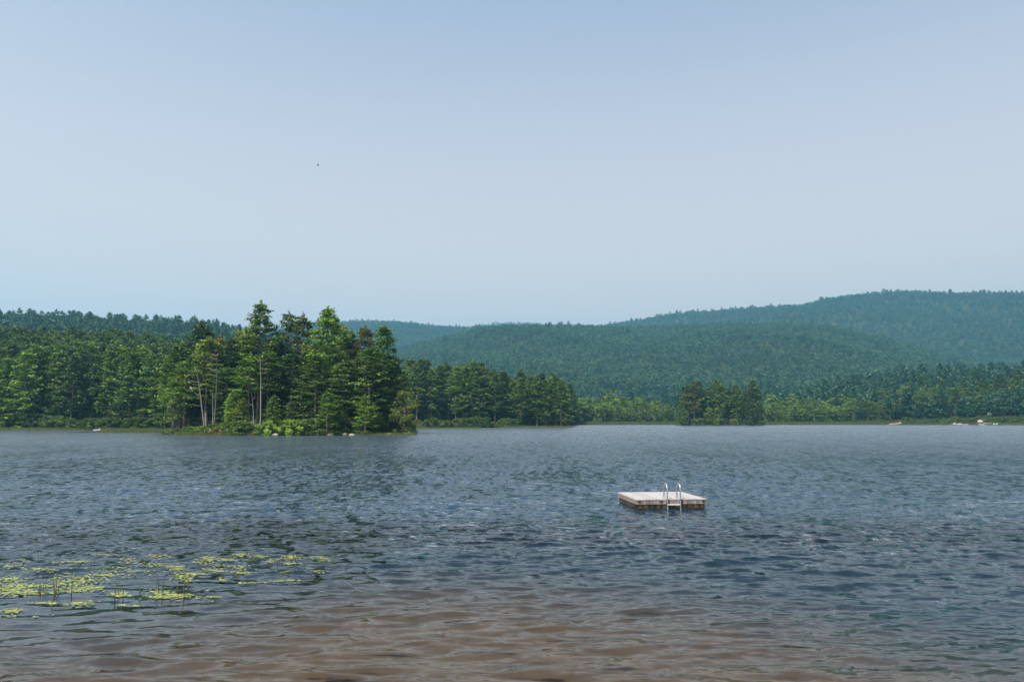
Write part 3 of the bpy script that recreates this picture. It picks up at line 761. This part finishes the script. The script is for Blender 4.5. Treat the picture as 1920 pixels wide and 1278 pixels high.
# small island
si = [(1279, 748, 455, PM[4], Gd, 'short pine at the left edge of the small far island'), (1291, 724, 462, PM[1], (1.3, .95, 1.0), 'brownish pine at the left of the small island\'s skyline'), (1302, 717, 459, PM[3], (1.3, .9, 1.0), 'brownish thin pine beside the other brownish one'),
      (1312, 719, 463, PM[0], Dk, 'dark pine left of the middle of the small island'), (1326, 728, 465, PM[2], Dk, 'low pine in the middle gap of the small island'), (1345, 715, 460, PM[0], Gd, 'broad green pine tallest in the middle of the small island'),
      (1354, 722, 464, PM[2], Gd, 'green pine just right of the broad middle one'), (1368, 730, 466, PM[4], Dk, 'low pine in the right gap of the small island'), (1382, 721, 460, PM[4], Gd, 'pointed pine right of the middle on the small island'),
      (1398, 733, 463, PM[1], Gd, 'low green pine between the pointed pine and the thin tall one'), (1412, 715, 464, PM[3], (1.1, 1, 1), 'thin open pine tallest at the right of the small island'), (1420, 722, 468, PM[1], Gd, 'pine behind the thin open one at the right'),
      (1426, 748, 458, PM[2], Dk, 'dark short pine at the right edge of the small island'), (1405, 752, 454, PM[2], Dk, 'short dark pine in front at the right of the small island')]
for px, py, D, v, c, lab in si:
    x = gx(px, D); plant(v, x, D, ztop(py, D) - 0.5, 'pine_tree', lab, 'pine', None, col=c, wide=1.0)
for k in range(10):
    px = 1284 + 14.5 * k; D = 469 + (k % 3) * 2; x = gx(px, D)
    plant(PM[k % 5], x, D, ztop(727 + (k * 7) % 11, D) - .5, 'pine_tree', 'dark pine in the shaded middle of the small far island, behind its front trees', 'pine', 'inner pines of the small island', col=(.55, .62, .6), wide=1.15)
for px, py, D, c, lab in [(1330, 762, 453, Yl, 'yellow green broadleaf tree in the front of the small island'), (1345, 758, 454, (1.3, 1.25, 1.1), 'pale broadleaf tree with a light trunk on the small island'), (1286, 765, 453, Gd, 'green broadleaf tree low at the left of the small island')]:
    x = gx(px, D); plant(BM[0 if px < 1340 else 2], x, D, ztop(py, D) - .4, 'broadleaf_tree', lab, 'broadleaf tree', None, col=c)
def shore_shrubs(px0, px1, st, off, h0, h1, label, group, seed):
    g = np.random.default_rng(seed); px = px0; k = 0
    while px < px1:
        D = float(rs(float(phi_px(px)))) * math.cos(R(float(phi_px(px)))) + off + g.uniform(0, 2)
        c = (Dk, Gd, Dk, (.9, .85, .6), (.8, .85, .8))[int(g.integers(0, 5))]
        plant(SH[k % 2], gx(px, D), D, g.uniform(h0, h1), 'shrub', label, 'shrub', group, col=c, wide=1.15); px += st * g.uniform(.7, 1.3); k += 1
shore_shrubs(-5, 300, 9, 1.2, 2.4, 4.6, 'shrub on the waterline under the left shore wood, left of the near island', 'shrubs along the left shore', 91)
shore_shrubs(800, 1070, 10, 2, 2.2, 4.2, 'shrub on the waterline under the pines of the middle point', 'shrubs along the middle point', 92)
shore_shrubs(1600, 1925, 16, 8, 2.6, 4.6, 'shrub on the waterline of the right shore near the docks', 'shrubs along the right shore', 93)
g = np.random.default_rng(9)
for k in range(15):
    px = 1278 + 150 * k / 14; D = 453.5 + abs(px - 1350) * 0.05
    plant(SH[k % 2], gx(px, D), D, g.uniform(2.6, 4.2), 'shrub', 'low shrub on the waterline of the small far island', 'shrub', 'shrubs on the small far island', col=(1, 1, 1) if k % 3 else Yl, wide=1.1)
# far shore: pale broadleaf fringe left and right of the small island
n3 = wood([(1074, 1272, 7, 530, [(1074, 758), (1100, 752), (1140, 750), (1170, 762), (1210, 765), (1270, 768)]),
           (1074, 1272, 9, 548, [(1074, 750), (1140, 744), (1270, 760)])],
     BM, 'broadleaf_tree', 'broadleaf tree', 'the left marsh', 'pale trees of the left marsh', 33, ((1.6, 1.6, 1.2), (1.4, 1.45, 1.2), Gd))
n3 += wood([(1434, 1602, 7, 530, [(1434, 762), (1480, 760), (1560, 758), (1600, 762)]), (1434, 1602, 9, 548, [(1434, 752), (1520, 750), (1600, 748)])],
     BM, 'broadleaf_tree', 'broadleaf tree', 'the right marsh', 'pale trees of the right marsh', 36, ((1.6, 1.6, 1.2), (1.4, 1.45, 1.2), Gd))
n4 = wood([(1600, 1990, 12, 535, [(1600, 752), (1640, 752), (1700, 745), (1800, 742), (1920, 730)]), (1600, 1990, 15, 560, [(1600, 740), (1700, 735), (1800, 728), (1920, 712)])],
     BM, 'broadleaf_tree', 'broadleaf tree', 'the right shore', 'broadleaf trees of the right shore', 34, (Gd, Dk, (.9, .95, .9)))
n5 = wood([(1655, 1990, 26, 540, [(1655, 748), (1690, 745), (1800, 728), (1920, 705)]), (1610, 1990, 24, 580, [(1610, 738), (1760, 718), (1920, 698)])],
     PM, 'pine_tree', 'pine', 'the right shore', 'pines of the right shore', 35, (Dk, Gd))
print('individual trees', n1, n2, n3, n4, n5)

# ------------------------------------------------------------------ wooded hillsides (uncountable)
def gn_scatter(name, pts, idx, scl, hue, sources, label=None, group=None):
    me = bpy.data.meshes.new(name); me.vertices.add(len(pts)); me.vertices.foreach_set('co', np.asarray(pts, np.float32).ravel())
    for nm, arr, ty in (('pick', idx, 'INT'), ('size', scl, 'FLOAT'), ('hue', hue, 'FLOAT')):
        at = me.attributes.new(nm, ty, 'POINT'); at.data.foreach_set('value', np.asarray(arr, np.int32 if ty == 'INT' else np.float32))
    me.update()
    o = obj(name, me, kind='stuff')
    if label: o['label'] = label; o['category'] = 'forest'
    ng = bpy.data.node_groups.new(name + '_scatter', 'GeometryNodeTree')
    ng.interface.new_socket('Geometry', in_out='INPUT', socket_type='NodeSocketGeometry')
    ng.interface.new_socket('Geometry', in_out='OUTPUT', socket_type='NodeSocketGeometry')
    gi = ng.nodes.new('NodeGroupInput'); go = ng.nodes.new('NodeGroupOutput'); jn = ng.nodes.new('GeometryNodeJoinGeometry')
    def attr(nm, ty):
        a = ng.nodes.new('GeometryNodeInputNamedAttribute'); a.data_type = ty; a.inputs['Name'].default_value = nm; return a.outputs[0]
    ip = attr('pick', 'INT'); isz = attr('size', 'FLOAT')
    rv = ng.nodes.new('FunctionNodeRandomValue'); rv.data_type = 'FLOAT_VECTOR'
    rv.inputs[0].default_value = (0, 0, 0); rv.inputs[1].default_value = (0, 0, 6.283)
    for k, so in enumerate(sources):
        oi = ng.nodes.new('GeometryNodeObjectInfo'); oi.inputs['Object'].default_value = so; oi.inputs['As Instance'].default_value = True
        oi.transform_space = 'ORIGINAL'
        cmpn = ng.nodes.new('FunctionNodeCompare'); cmpn.data_type = 'INT'; cmpn.operation = 'EQUAL'
        ng.links.new(ip, cmpn.inputs[2]); cmpn.inputs[3].default_value = k
        io = ng.nodes.new('GeometryNodeInstanceOnPoints')
        ng.links.new(gi.outputs[0], io.inputs['Points']); ng.links.new(oi.outputs['Geometry'], io.inputs['Instance'])
        ng.links.new(cmpn.outputs[0], io.inputs['Selection']); ng.links.new(rv.outputs[0], io.inputs['Rotation']); ng.links.new(isz, io.inputs['Scale'])
        ng.links.new(io.outputs[0], jn.inputs[0])
    ng.links.new(jn.outputs[0], go.inputs[0])
    md = o.modifiers.new('scatter', 'NODES'); md.node_group = ng
    return o
def crown_of(o): return [c for c in o.children if c.name.startswith('crown')][0]
# one real tree of each coarse kind stands on the right shore; the woods reuse its crown
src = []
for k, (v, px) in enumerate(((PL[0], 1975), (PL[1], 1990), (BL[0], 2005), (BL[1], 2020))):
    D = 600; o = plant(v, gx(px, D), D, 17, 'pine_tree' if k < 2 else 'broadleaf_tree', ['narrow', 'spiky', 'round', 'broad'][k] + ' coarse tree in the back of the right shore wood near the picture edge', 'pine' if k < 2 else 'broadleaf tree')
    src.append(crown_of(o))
src_mid = [c for c in bpy.data.objects if c.name.startswith('crown') and c.data in [p[0] for p in PM]]
seen = {}
for c in src_mid: seen.setdefault(c.data.name, c)
src_mid = list(seen.values())

def zone(r0, r1, ph0, ph1, spacing, seed, jitter=1.0, test=None):
    g = np.random.default_rng(seed)
    area = 0.5 * math.radians(ph1 - ph0) * (r1 ** 2 - r0 ** 2)
    n = int(area / spacing ** 2)
    r = np.sqrt(g.uniform(r0 ** 2, r1 ** 2, n)); ph = g.uniform(ph0, ph1, n)
    x, y = r * np.sin(np.radians(ph)), r * np.cos(np.radians(ph))
    z = terr(x, y)
    ok = z > 0.3
    # far from the lake: skip spots seen only from behind their ridge
    return x[ok], y[ok], z[ok], r[ok], ph[ok], g
def visible(x, y, z, r, ph, th):
    """drop trees hidden far behind a ridge line"""
    pb = np.arange(-44, 44.01, 0.25); rb = np.geomspace(200, 7000, 160)
    P_, Q_ = np.meshgrid(np.radians(pb), rb)
    e = (terr(Q_ * np.sin(P_), Q_ * np.cos(P_)) + 8 - H) / Q_
    mx = np.maximum.accumulate(e, 0)
    i = np.clip(np.searchsorted(rb, r * 0.93) - 1, 0, len(rb) - 1); j = np.clip(np.round((ph + 44) / 0.25).astype(int), 0, len(pb) - 1)
    return (z + th * 1.3 - H) / r > mx[i, j] - 0.001
PH0, PH1 = -41, 41
# backing wood close behind the front rows
x, y, z, r, ph, g = zone(330, 640, PH0, PH1, 6.6, 41)
ok = (r > rs(ph) + 24) & ((ph > float(phi_px(1072))) | (r > np.where(ph < float(phi_px(600)), 335, 405))) & visible(x, y, z, r, ph, 20) & (r < np.where(ph < float(phi_px(1075)), 640, 0))
x, y, z, r = x[ok], y[ok], z[ok], r[ok]; n = len(x)
gn_scatter('shore_forest', np.stack([x, y, z], 1), g.integers(0, len(src_mid), n), np.clip(g.normal(0.86, 0.09, n), .5, 1.0), g.normal(-0.05, 0.15, n), src_mid, 'dense dark pine wood rising behind the left and middle shores')
print('shore forest', n)
# hillsides: distance-graded
def hill(name, r0, r1, sp0, seed, th, pine_share, label, hmul=1.0, ph0=PH0, ph1=PH1, kscale=1.0, hoff=0.0):
    x, y, z, r, ph, g = zone(r0, r1, ph0, ph1, sp0, seed)
    ok = visible(x, y, z, r, ph, th) & (r > rs(ph) + 40)
    x, y, z, r = x[ok], y[ok], z[ok], r[ok]; n = len(x)
    pat = wob(x, y, 0.011 * 900 / (r0 + 300)) * 0.17 + 0.12 * wob(x + 70, y, 0.045 * 900 / (r0 + 300)) + 0.10 * wob(x, y + 31, 0.11 * 900 / (r0 + 300))
    pk = np.where(g.random(n) < pine_share + pat * 0.6, g.integers(0, 2, n), g.integers(2, 4, n))
    sz = np.clip(g.normal(1.0, 0.25, n), 0.45, 1.35) * kscale * np.where(pk < 2, 1.05, 1.0)
    hue = g.normal(0, 0.42, n) + hoff + pat * 1.6 - np.where(pk < 2, 0.35, 0)
    gn_scatter(name, np.stack([x, y, z], 1), pk, sz, hue, src, label)
    print(name, n)
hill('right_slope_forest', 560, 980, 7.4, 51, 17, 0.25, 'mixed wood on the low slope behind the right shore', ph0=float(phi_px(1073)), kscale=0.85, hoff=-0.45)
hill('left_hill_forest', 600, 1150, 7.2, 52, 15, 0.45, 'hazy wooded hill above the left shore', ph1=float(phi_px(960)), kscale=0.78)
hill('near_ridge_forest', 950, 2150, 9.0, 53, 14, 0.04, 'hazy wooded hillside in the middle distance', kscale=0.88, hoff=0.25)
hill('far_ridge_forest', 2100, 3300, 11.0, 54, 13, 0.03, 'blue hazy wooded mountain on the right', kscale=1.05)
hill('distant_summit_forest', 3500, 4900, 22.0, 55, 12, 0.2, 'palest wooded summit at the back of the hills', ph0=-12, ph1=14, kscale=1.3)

# pale ledges on the mountain's right shoulder
def ledge(px, py, wpx, label, seed):
    D = 2860
    g = np.random.default_rng(seed)
    z = ztop(py, D)
    T = MB(); r = wpx / F * D
    for k in range(4):
        T.box((g.uniform(-.4, .4) * r, g.uniform(-4, 4), g.uniform(-.25, .25) * r * .5), (r * g.uniform(.25, .5), 8, r * g.uniform(.12, .25)), Matrix.Rotation(g.uniform(-.5, .5), 3, 'Y'))
    o = obj('rock_ledge', T.mesh('rock_ledge', M['rock']), None, (gx(px, D), D - 8, z)); tag(o, label, 'rock ledge')
ledge(1892, 569, 9, 'pale rock ledge near the top of the mountain at the far right', 1)
ledge(1848, 562, 6, 'small pale rock ledge left of the larger one on the mountain', 2)
ledge(1588, 578, 9, 'faint rock ledge under the left end of the mountain\'s crest', 3)

# ------------------------------------------------------------------ marsh grass along the shores
def grass(name, bands, label):
    g = np.random.default_rng(61); V = []; TI = []
    for px0, px1, D0, D1, n, hh in bands:
        px = g.uniform(px0, px1, n); D = g.uniform(D0, D1, n); x = gx(px, D)
        z = np.maximum(terr(x, D), 0.0); h = hh * g.uniform(0.5, 1.2, n); wd = 0.10 * D / 200
        lean = g.normal(0, 0.25, n) * h
        V.append(np.stack([np.stack([x - wd, D, z - .05], 1), np.stack([x + wd, D, z - .05], 1), np.stack([x + lean, D, z + h], 1)], 1).reshape(-1, 3)); TI.append(np.clip(g.normal(.55, .25, n), 0, 1))
    v = np.concatenate(V)
    o = obj(name, mesh_np(name, v, tris=np.arange(len(v)).reshape(-1, 3), mats=[M['grassy']], tint=np.concatenate(TI)), kind='stuff'); o['label'] = label; o['category'] = 'grass'
grass('marsh_grass', [(-60, 220, 249, 262, 6000, .8), (190, 335, 200, 222, 7000, .8), (330, 480, 168.5, 173, 3500, .7), (480, 780, 168.8, 175, 4000, .6), (775, 900, 292, 345, 5000, .5), (740, 1072, 336, 352, 4000, .8),
      (1073, 1275, 494, 530, 9000, 1.6), (1430, 1660, 498, 530, 9000, 1.6), (1660, 1990, 490, 520, 3500, 1.2)], 'low green marsh grass along the shores')

# ------------------------------------------------------------------ boats and dock on the far shores
def hull(L, W, Hh, up, n=14):
    """open pointed hull along +X"""
    v, f = [], []
    sec = [(-1, 1.0), (-.85, .45), (-.45, .05), (0, 0), (.45, .05), (.85, .45), (1, 1.0)]
    for i in range(n):
        t_ = i / (n - 1); wx_ = W / 2 * min(1, (1 - t_ ** 3.2)) * (0.8 + 0.2 * math.sin(t_ * 3)); sh = up * t_ ** 3
        for a, b in sec: v.append(((t_ - .5) * L, a * max(wx_, 0.02), Hh * b + sh + (1 - b) * 0))
    m_ = len(sec)
    for i in range(n - 1):
        for k in range(m_ - 1): f.append((i * m_ + k, i * m_ + k + 1, (i + 1) * m_ + k + 1, (i + 1) * m_ + k))
    f.append(tuple(range(m_)))
    return v, f
def boat(px, D, L, W, Hh, up, hm, label, name='boat', rz=0.1, windshield=True, cat='boat', z=-.12):
    o = thing(name, (gx(px, D), D, z), label, cat, rz=rz)
    v, f = hull(L, W, Hh, up); me = bpy.data.meshes.new('hull'); me.from_pydata(v, [], f); me.materials.append(M[hm]); h_ = obj('hull', me, o)
    sm_ = h_.modifiers.new('s', 'SOLIDIFY'); sm_.thickness = 0.05
    for sx in (-.2, .12): obj('seat', MB().box((L * sx, 0, Hh * .72), (.3, W * .72, .06)).mesh('seat', M['white']), o)
    if windshield:
        obj('console', MB().box((L * .02, 0, Hh + .12), (L * .22, W * .6, .3)).mesh('console', M['white']), o)
        obj('windshield', MB().box((L * .14, 0, Hh + .4), (.06, W * .62, .35), Matrix.Rotation(-.4, 3, 'Y')).mesh('windshield', M['blueg']), o)
        obj('outboard_motor', MB().box((-L * .53, 0, Hh * .9), (.3, .3, .55)).box((-L * .53, 0, Hh * .3), (.14, .1, .7)).mesh('outboard_motor', M['blueg']), o)
boat(189, 236, 3.7, 1.4, .55, .15, 'white', 'small white motorboat moored at the left shore')
boat(1799, 478, 4.2, 1.8, .9, .2, 'white', 'larger white motorboat moored by the right shore dock', rz=.2)
boat(1810, 477, 3.2, 1.6, .6, .15, 'white', 'smaller white boat just right of the larger motorboat', windshield=False, rz=-.2)
boat(1679, 480, 7.4, 1.7, 1.0, 1.1, 'tan', 'long orange tan boat with a raised bow on the right shore', windshield=False, z=0, rz=.05)
boat(1864, 478, 2.6, .9, .5, .5, 'white', 'left of two small white boats on the sandy bank', name='rowboat', windshield=False, z=.3, rz=.7)
boat(1869, 480, 2.2, .8, .5, .5, 'white', 'right of two small white boats on the sandy bank', name='rowboat', windshield=False, z=.4, rz=.7)
dk = thing('dock', (gx(1790, 479.5), 479.5, 0), 'low pale dock left of the white motorboats on the right shore', 'dock')
for k in range(12): obj('plank', MB().box((-2.6 + k * .47, 0, .42), (.44, 1.3, .06)).mesh('dock_plank', M['deck']), dk)
for k in range(4): obj('post', MB().tube([(-2.4 + (k % 2) * 5, -.6 + (k // 2) * 1.2, -1.2), (-2.4 + (k % 2) * 5, -.6 + (k // 2) * 1.2, .9)], .07, 8).mesh('dock_post', M['fascia']), dk)
# sandy bank patch on the right shore
g = np.random.default_rng(77)
def mound(px, D, a_, b_, h_, label, seed):
    n = 15; m_ = 40; P = [(0, 0, h_)]
    for i in range(1, n):
        for k in range(m_):
            th = 2 * math.pi * k / m_; q = i / (n - 1); w_ = 1 + .12 * math.sin(3 * th + seed) + .06 * math.sin(7 * th)
            P.append((a_ * q * w_ * math.cos(th), b_ * q * w_ * math.sin(th), h_ * (1 - q ** 2) - .3 * q + .05 * math.sin(9 * th + 5 * q)))
    Fs = [(0, 1 + k, 1 + (k + 1) % m_) for k in range(m_)]
    for i in range(n - 2):
        for k in range(m_): Fs.append((1 + i * m_ + k, 1 + (i + 1) * m_ + k, 1 + (i + 1) * m_ + (k + 1) % m_, 1 + i * m_ + (k + 1) % m_))
    me = bpy.data.meshes.new('sand_bank'); me.from_pydata(P, [], Fs); me.materials.append(M['sandbank'])
    o = obj('sand_bank', me, None, (gx(px, D), D, 0), 'structure'); o['label'] = label
mound(1850, 488, 14, 6, 1.5, 'bare sandy bank behind the white boats', 1)
for px, py, w_, lab, sd in ((1838, 790, 9, 'pale flat boulder on the sandy bank', 13), (1790, 795, 7, 'grey boulder at the water by the dock', 14)):
    boulder(px, py, w_, 486, .7, lab, sd); 
    o = [q for q in bpy.data.objects if q.get('label') == lab][0]; o.location.z = max(.1, ztop(py, 486))

# ------------------------------------------------------------------ the swimming raft
lx, ly = ground(1193, 955); rx, ry = ground(1325, 953.3)
RW = math.hypot(rx - lx, ry - ly); rot = math.atan2(ry - ly, rx - lx)
raft = thing('swim_raft', (lx, ly, 0), 'square weathered wooden swimming raft floating on the lake', 'raft', rz=rot)
DEPTH = 2.95; DECK = 0.395
nb = 21; bw = RW / nb
for k in range(nb):
    obj('deck_board', MB().box((bw * (k + .5), DEPTH / 2, DECK - .02 + random.uniform(-.002, .002)), (bw - .007, DEPTH + .03, .036)).mesh('deck_board', M['deck']), raft)
for side, yy in (('front', -.0), ('back', DEPTH)):
    for k in range(nb):
        obj('fascia_board', MB().box((bw * (k + .5), yy + (-.0 if yy > 1 else .018), DECK - .045 - .075), (bw - .012, .032, .155)).mesh('fascia_board', M['fascia']), raft)
for xx in (.0, RW):
    for j in range(2):
        obj('side_board', MB().box((xx + (.02 if xx < 1 else -.02), DEPTH / 2, DECK - .045 - .038 - j * .08), (.04, DEPTH - .08, .072)).mesh('side_board', M['fascia']), raft)
obj('frame', MB().box((RW / 2, DEPTH / 2, DECK - .17), (RW - .12, DEPTH - .12, .14)).mesh('frame', M['skirt']), raft)
nf = 11; fw = (RW - .06) / nf
for k in range(nf):
    for yy in (.05, DEPTH - .05):
        obj('float_rib', MB().box((.03 + fw * (k + .5), yy, .10), (fw * .72, .05, .15)).mesh('float_rib', M['skirt']), raft)
for k in range(11):
    for xx in (.05, RW - .05):
        obj('float_rib', MB().box((xx, .15 + (DEPTH - .3) / 11 * (k + .5), .10), (.05, .19, .15)).mesh('float_rib', M['skirt']), raft)
obj('float', MB().box((RW / 2, DEPTH / 2, -.02), (RW - .14, DEPTH - .14, .44)).mesh('float', M['black']), raft)
for xx in (.14, RW - .14, 1.0, 1.82):
    obj('mooring_bracket', MB().box((xx, -.012, DECK - .09), (.11, .03, .035)).mesh('mooring_bracket', M['black']), raft)
# ladder
railx = [(1250 - 1193) / 132 * RW, (1274.5 - 1193) / 132 * RW]
for xr in railx:
    P = [(xr, -.10, -.75), (xr, -.10, 0), (xr, -.10, DECK + .05)]
    for k in range(0, 11):
        a_ = math.pi * k / 10
        P.append((xr, .12 - .22 * math.cos(a_), DECK + .36 + .24 * math.sin(a_)))
    P += [(xr, .34, DECK + .1), (xr, .34, DECK)]
    rl = obj('ladder_rail', MB().tube(P, .029, 10).mesh('ladder_rail', M['steel'], True), raft)
    obj('foot_plate', MB().box((xr, .34, DECK + .008), (.11, .11, .012)).mesh('foot_plate', M['steel']), rl)
for zz in (.19, -.10, -.4):
    obj('ladder_step', MB().box(((railx[0] + railx[1]) / 2, -.10, zz), (railx[1] - railx[0] - .04, .10, .035)).mesh('ladder_step', M['tread']), raft)

# ------------------------------------------------------------------ lily pads
def pad_mesh(seed, r=1.0):
    g = random.Random(seed); n = 10
    V = [(0.05, 0, -0.02)]; Fs = []
    for k in range(n):
        t_ = 0.22 + (2 * math.pi - .44) * k / (n - 1)
        q = r * (1 + g.uniform(-.07, .07)); V.append((q * math.cos(t_), q * .86 * math.sin(t_), .04 * g.random() + (.05 if g.random() < .2 else 0)))
    for k in range(n - 1): Fs.append((0, 1 + k, 2 + k))
    return V, Fs
PADS = []
for s_ in range(5):
    V, Fs = pad_mesh(s_); me = bpy.data.meshes.new('lily_pad'); me.from_pydata(V, [], Fs); me.materials.append(M['pad'])
    at = me.attributes.new('tint', 'FLOAT', 'FACE'); PADS.append((me, V, Fs))
patches = [(22,1060,15,5,16),(47,1053,12,2,8),(120,1052,14,3,10),(152,1053,20,5,26),(190,1040,16,2,12),(240,1052,14,5,16),(298,1042,18,4,20),(288,1058,28,4,26),
 (68,1070,22,6,22),(22,1085,26,6,44),(5,1104,40,6,95),(40,1112,36,4,60),(150,1088,32,6,70),(195,1078,22,3,26),(158,1102,30,4,50),(110,1091,14,5,22),(225,1114,13,4,34),
 (150,1132,18,4,34),(85,1130,24,1.5,16),(22,1146,17,4,26),(300,1110,20,3,18),(320,1119,34,4,80),(250,1135,18,1.5,10),(15,1157,10,2,5),(67,1158,5,1,3),(130,1108,30,4,40),
 (100,1072,30,5,20),(60,1098,40,5,60),(240,1075,40,6,22),(215,1066,40,4,20),
 (390,1048,15,4,44),(428,1050,16,3,34),(455,1040,15,2.5,24),(490,1043,12,3,16),(512,1052,11,2.5,14),(546,1046,14,4,40),(545,1055,14,1.5,16),(600,1047,14,3,24),(420,1058,35,2,20),
 (330,1066,12,4,40),(362,1076,22,4,40),(400,1070,16,3,26),(457,1072,14,3,28),(420,1087,9,3,10),(470,1093,15,3,26),(532,1088,17,2.5,26),(538,1074,9,1.5,7),(596,1073,12,1.5,10),
 (346,1085,14,5,36),(399,1119,9,1,7),(446,1066,12,2,10),(388,1105,5,1,3),(370,1054,12,2,10)]
g = np.random.default_rng(71); pl = []
for px, py, sx_, sy_, n in patches:
    for k in range(int(n * 3.0)):
        a_, b_ = px + g.normal(0, .72) * sx_, py + g.normal(0, .62) * sy_
        if b_ < 1034: continue
        x, y = ground(a_, b_); pl.append((x, y, g.uniform(.013, .035)))
pl.sort(key=lambda q: -q[2] / q[1])
xs = np.array([q[0] for q in pl]); ys = np.array([q[1] for q in pl])
wzp, hxp, hyp = waves(xs, ys, 0.05)
print('pads', len(pl))
V, Fs, TI = [], [], []
for i, (x, y, r_) in enumerate(pl):
    z = wzp[i] + .016
    tilt = (random.gauss(0, .045), random.gauss(0, .045), random.uniform(0, 6.28))
    if random.random() < .05: tilt = (random.uniform(-.35, .35), random.uniform(-.3, .3), tilt[2]); z += .01
    if i < 290:
        o = obj('lily_pad', PADS[i % 5][0], None, (x + hxp[i], y + hyp[i], z)); o.scale = (r_, r_, r_); o.rotation_euler = tilt
        tag(o, 'small yellow green lily pad floating in the patch at the lower left', 'lily pad', 'lily pads')
    else:
        from mathutils import Euler
        Rm = Euler(tilt).to_matrix(); b = len(V)
        for v_ in PADS[i % 5][1]:
            q = Rm @ (Vector(v_) * r_); V.append((q.x + x + hxp[i], q.y + y + hyp[i], q.z + z))
        t_ = random.random()
        for f_ in PADS[i % 5][2]: Fs.append(tuple(b + j for j in f_)); TI.append(t_)
me = mesh_np('floating_lily_pads', V, tris=Fs, mats=[M['pad']], tint=TI)
o = obj('floating_lily_pads', me, kind='stuff'); o['label'] = 'smaller yellow green lily pads of the patch at the lower left'; o['category'] = 'lily pads'

# reeds: (base column, base row, top column, top row, leaf tip column, leaf tip row)
reeds = [(73,1110,74,1092,None),(76,1110,75,1093,None),(81,1110,81,1091,(85,1097)),(86,1109,85,1094,(91,1096)),(88,1112,87,1099,None),(101,1113,98,1080,(102,1076)),(102,1113,100,1088,(95,1089)),(104,1112,106,1084,None),(109,1111,110,1090,None),(134,1113,134,1092,None),
 (2,1106,2,1100,None),(216,1116,216,1084,(213,1079)),(222,1115,223,1101,None),(231,1115,231,1094,(229,1090)),(262,1111,262,1096,None),(298,1112,290,1072,(297,1079)),(293,1106,291,1082,None),(305,1112,305,1084,(316,1077)),(305,1111,304,1090,None),(319,1112,319,1092,(325,1086)),
 (345,1108,342,1062,(338,1060)),(346,1100,347,1078,(343,1070)),(352,1100,353,1078,(356,1071)),(353,1098,350,1084,None),(333,1105,334,1078,None),(554,1052,551,1041,(549,1044)),(520,1048,521,1042,None)]
for k, (bx_, by_, tx_, ty_, leaf_) in enumerate(reeds):
    x, y = ground(bx_, by_); z0 = wave_z(x, y)
    sc = y / F * 1.0; hh = (by_ - ty_) * sc; dx = (tx_ - bx_) * sc
    if bx_ < 20: lab = 'short dark reed stub at the far left edge of the lily patch'; gr = None
    elif bx_ < 95: lab, gr = 'short upright reed in the tight left tuft in the lily patch', 'reeds of the left tuft'
    elif bx_ < 120: lab, gr = 'taller reed just right of the tight left tuft', 'reeds right of the left tuft'
    elif bx_ == 134: lab, gr = 'single thin reddish reed between the left tuft and the middle group', None
    elif bx_ < 240: lab, gr = 'thin reed in the middle group of the lily patch', 'reeds of the middle group'
    elif bx_ == 262: lab, gr = 'lone thin reed right of the middle group', None
    elif bx_ < 330: lab, gr = 'bent dark reed with folded blade in the right group', 'bent reeds of the right group'
    elif bx_ < 400: lab, gr = 'arching reed at the right end of the right group', 'arching reeds'
    elif bx_ == 554: lab, gr = 'small looped reed in the far right lily cluster', None
    else: lab, gr = 'tiny reed left of the looped one', None
    o = thing('reed', (x, y, z0), lab, 'reed', gr)
    rr = .0095 if hh > .2 else .010
    obj('stem', MB().tube([(0, 0, -.25), (0, 0, 0), (dx * .35, 0, hh * .5), (dx, 0, hh)], [rr, rr, rr * .8, rr * .5], 5).mesh('reed_stem', M['reed'], True), o)
    if leaf_:
        lx_, lz_ = (leaf_[0] - bx_) * sc, (by_ - leaf_[1]) * sc
        mx_, mz_ = (dx + lx_) / 2, (hh + lz_) / 2 + .01
        vv = [(dx, -.004, hh), (mx_, -.014, mz_ + .012), (mx_, .014, mz_ - .012), (lx_, 0, lz_), (mx_ + .002, 0, mz_ + .004)]
        me = bpy.data.meshes.new('reed_blade'); me.from_pydata(vv, [], [(0, 1, 4), (0, 4, 2), (1, 3, 4), (4, 3, 2)]); me.materials.append(M['reedleaf']); obj('blade', me, o)

# ------------------------------------------------------------------ a bird high over the lake
D = 120.0; bz = ztop(310, D)
b = thing('bird', (gx(583, D), D, bz), 'tiny dark bird flying high in the sky above the near island', 'bird', rz=.5)
obj('body', MB().tube([(-.2, 0, 0), (-.1, 0, .01), (.05, 0, .02), (.18, 0, .02), (.25, 0, .0)], [.01, .05, .065, .04, .008], 8).mesh('bird_body', M['dark'], True), b)
for s_ in (-1, 1):
    me = bpy.data.meshes.new('wing'); me.from_pydata([(.1, 0, .03), (-.08, 0, .03), (-.05, s_ * .22, .13), (.08, s_ * .22, .14), (-.1, s_ * .42, .1), (0.02, 0, .05), (.02, s_ * .22, .16)], [], [(0, 5, 6, 3), (5, 1, 2, 6), (3, 6, 4), (6, 2, 4)]); me.materials.append(M['dark']); obj('wing', me, b)
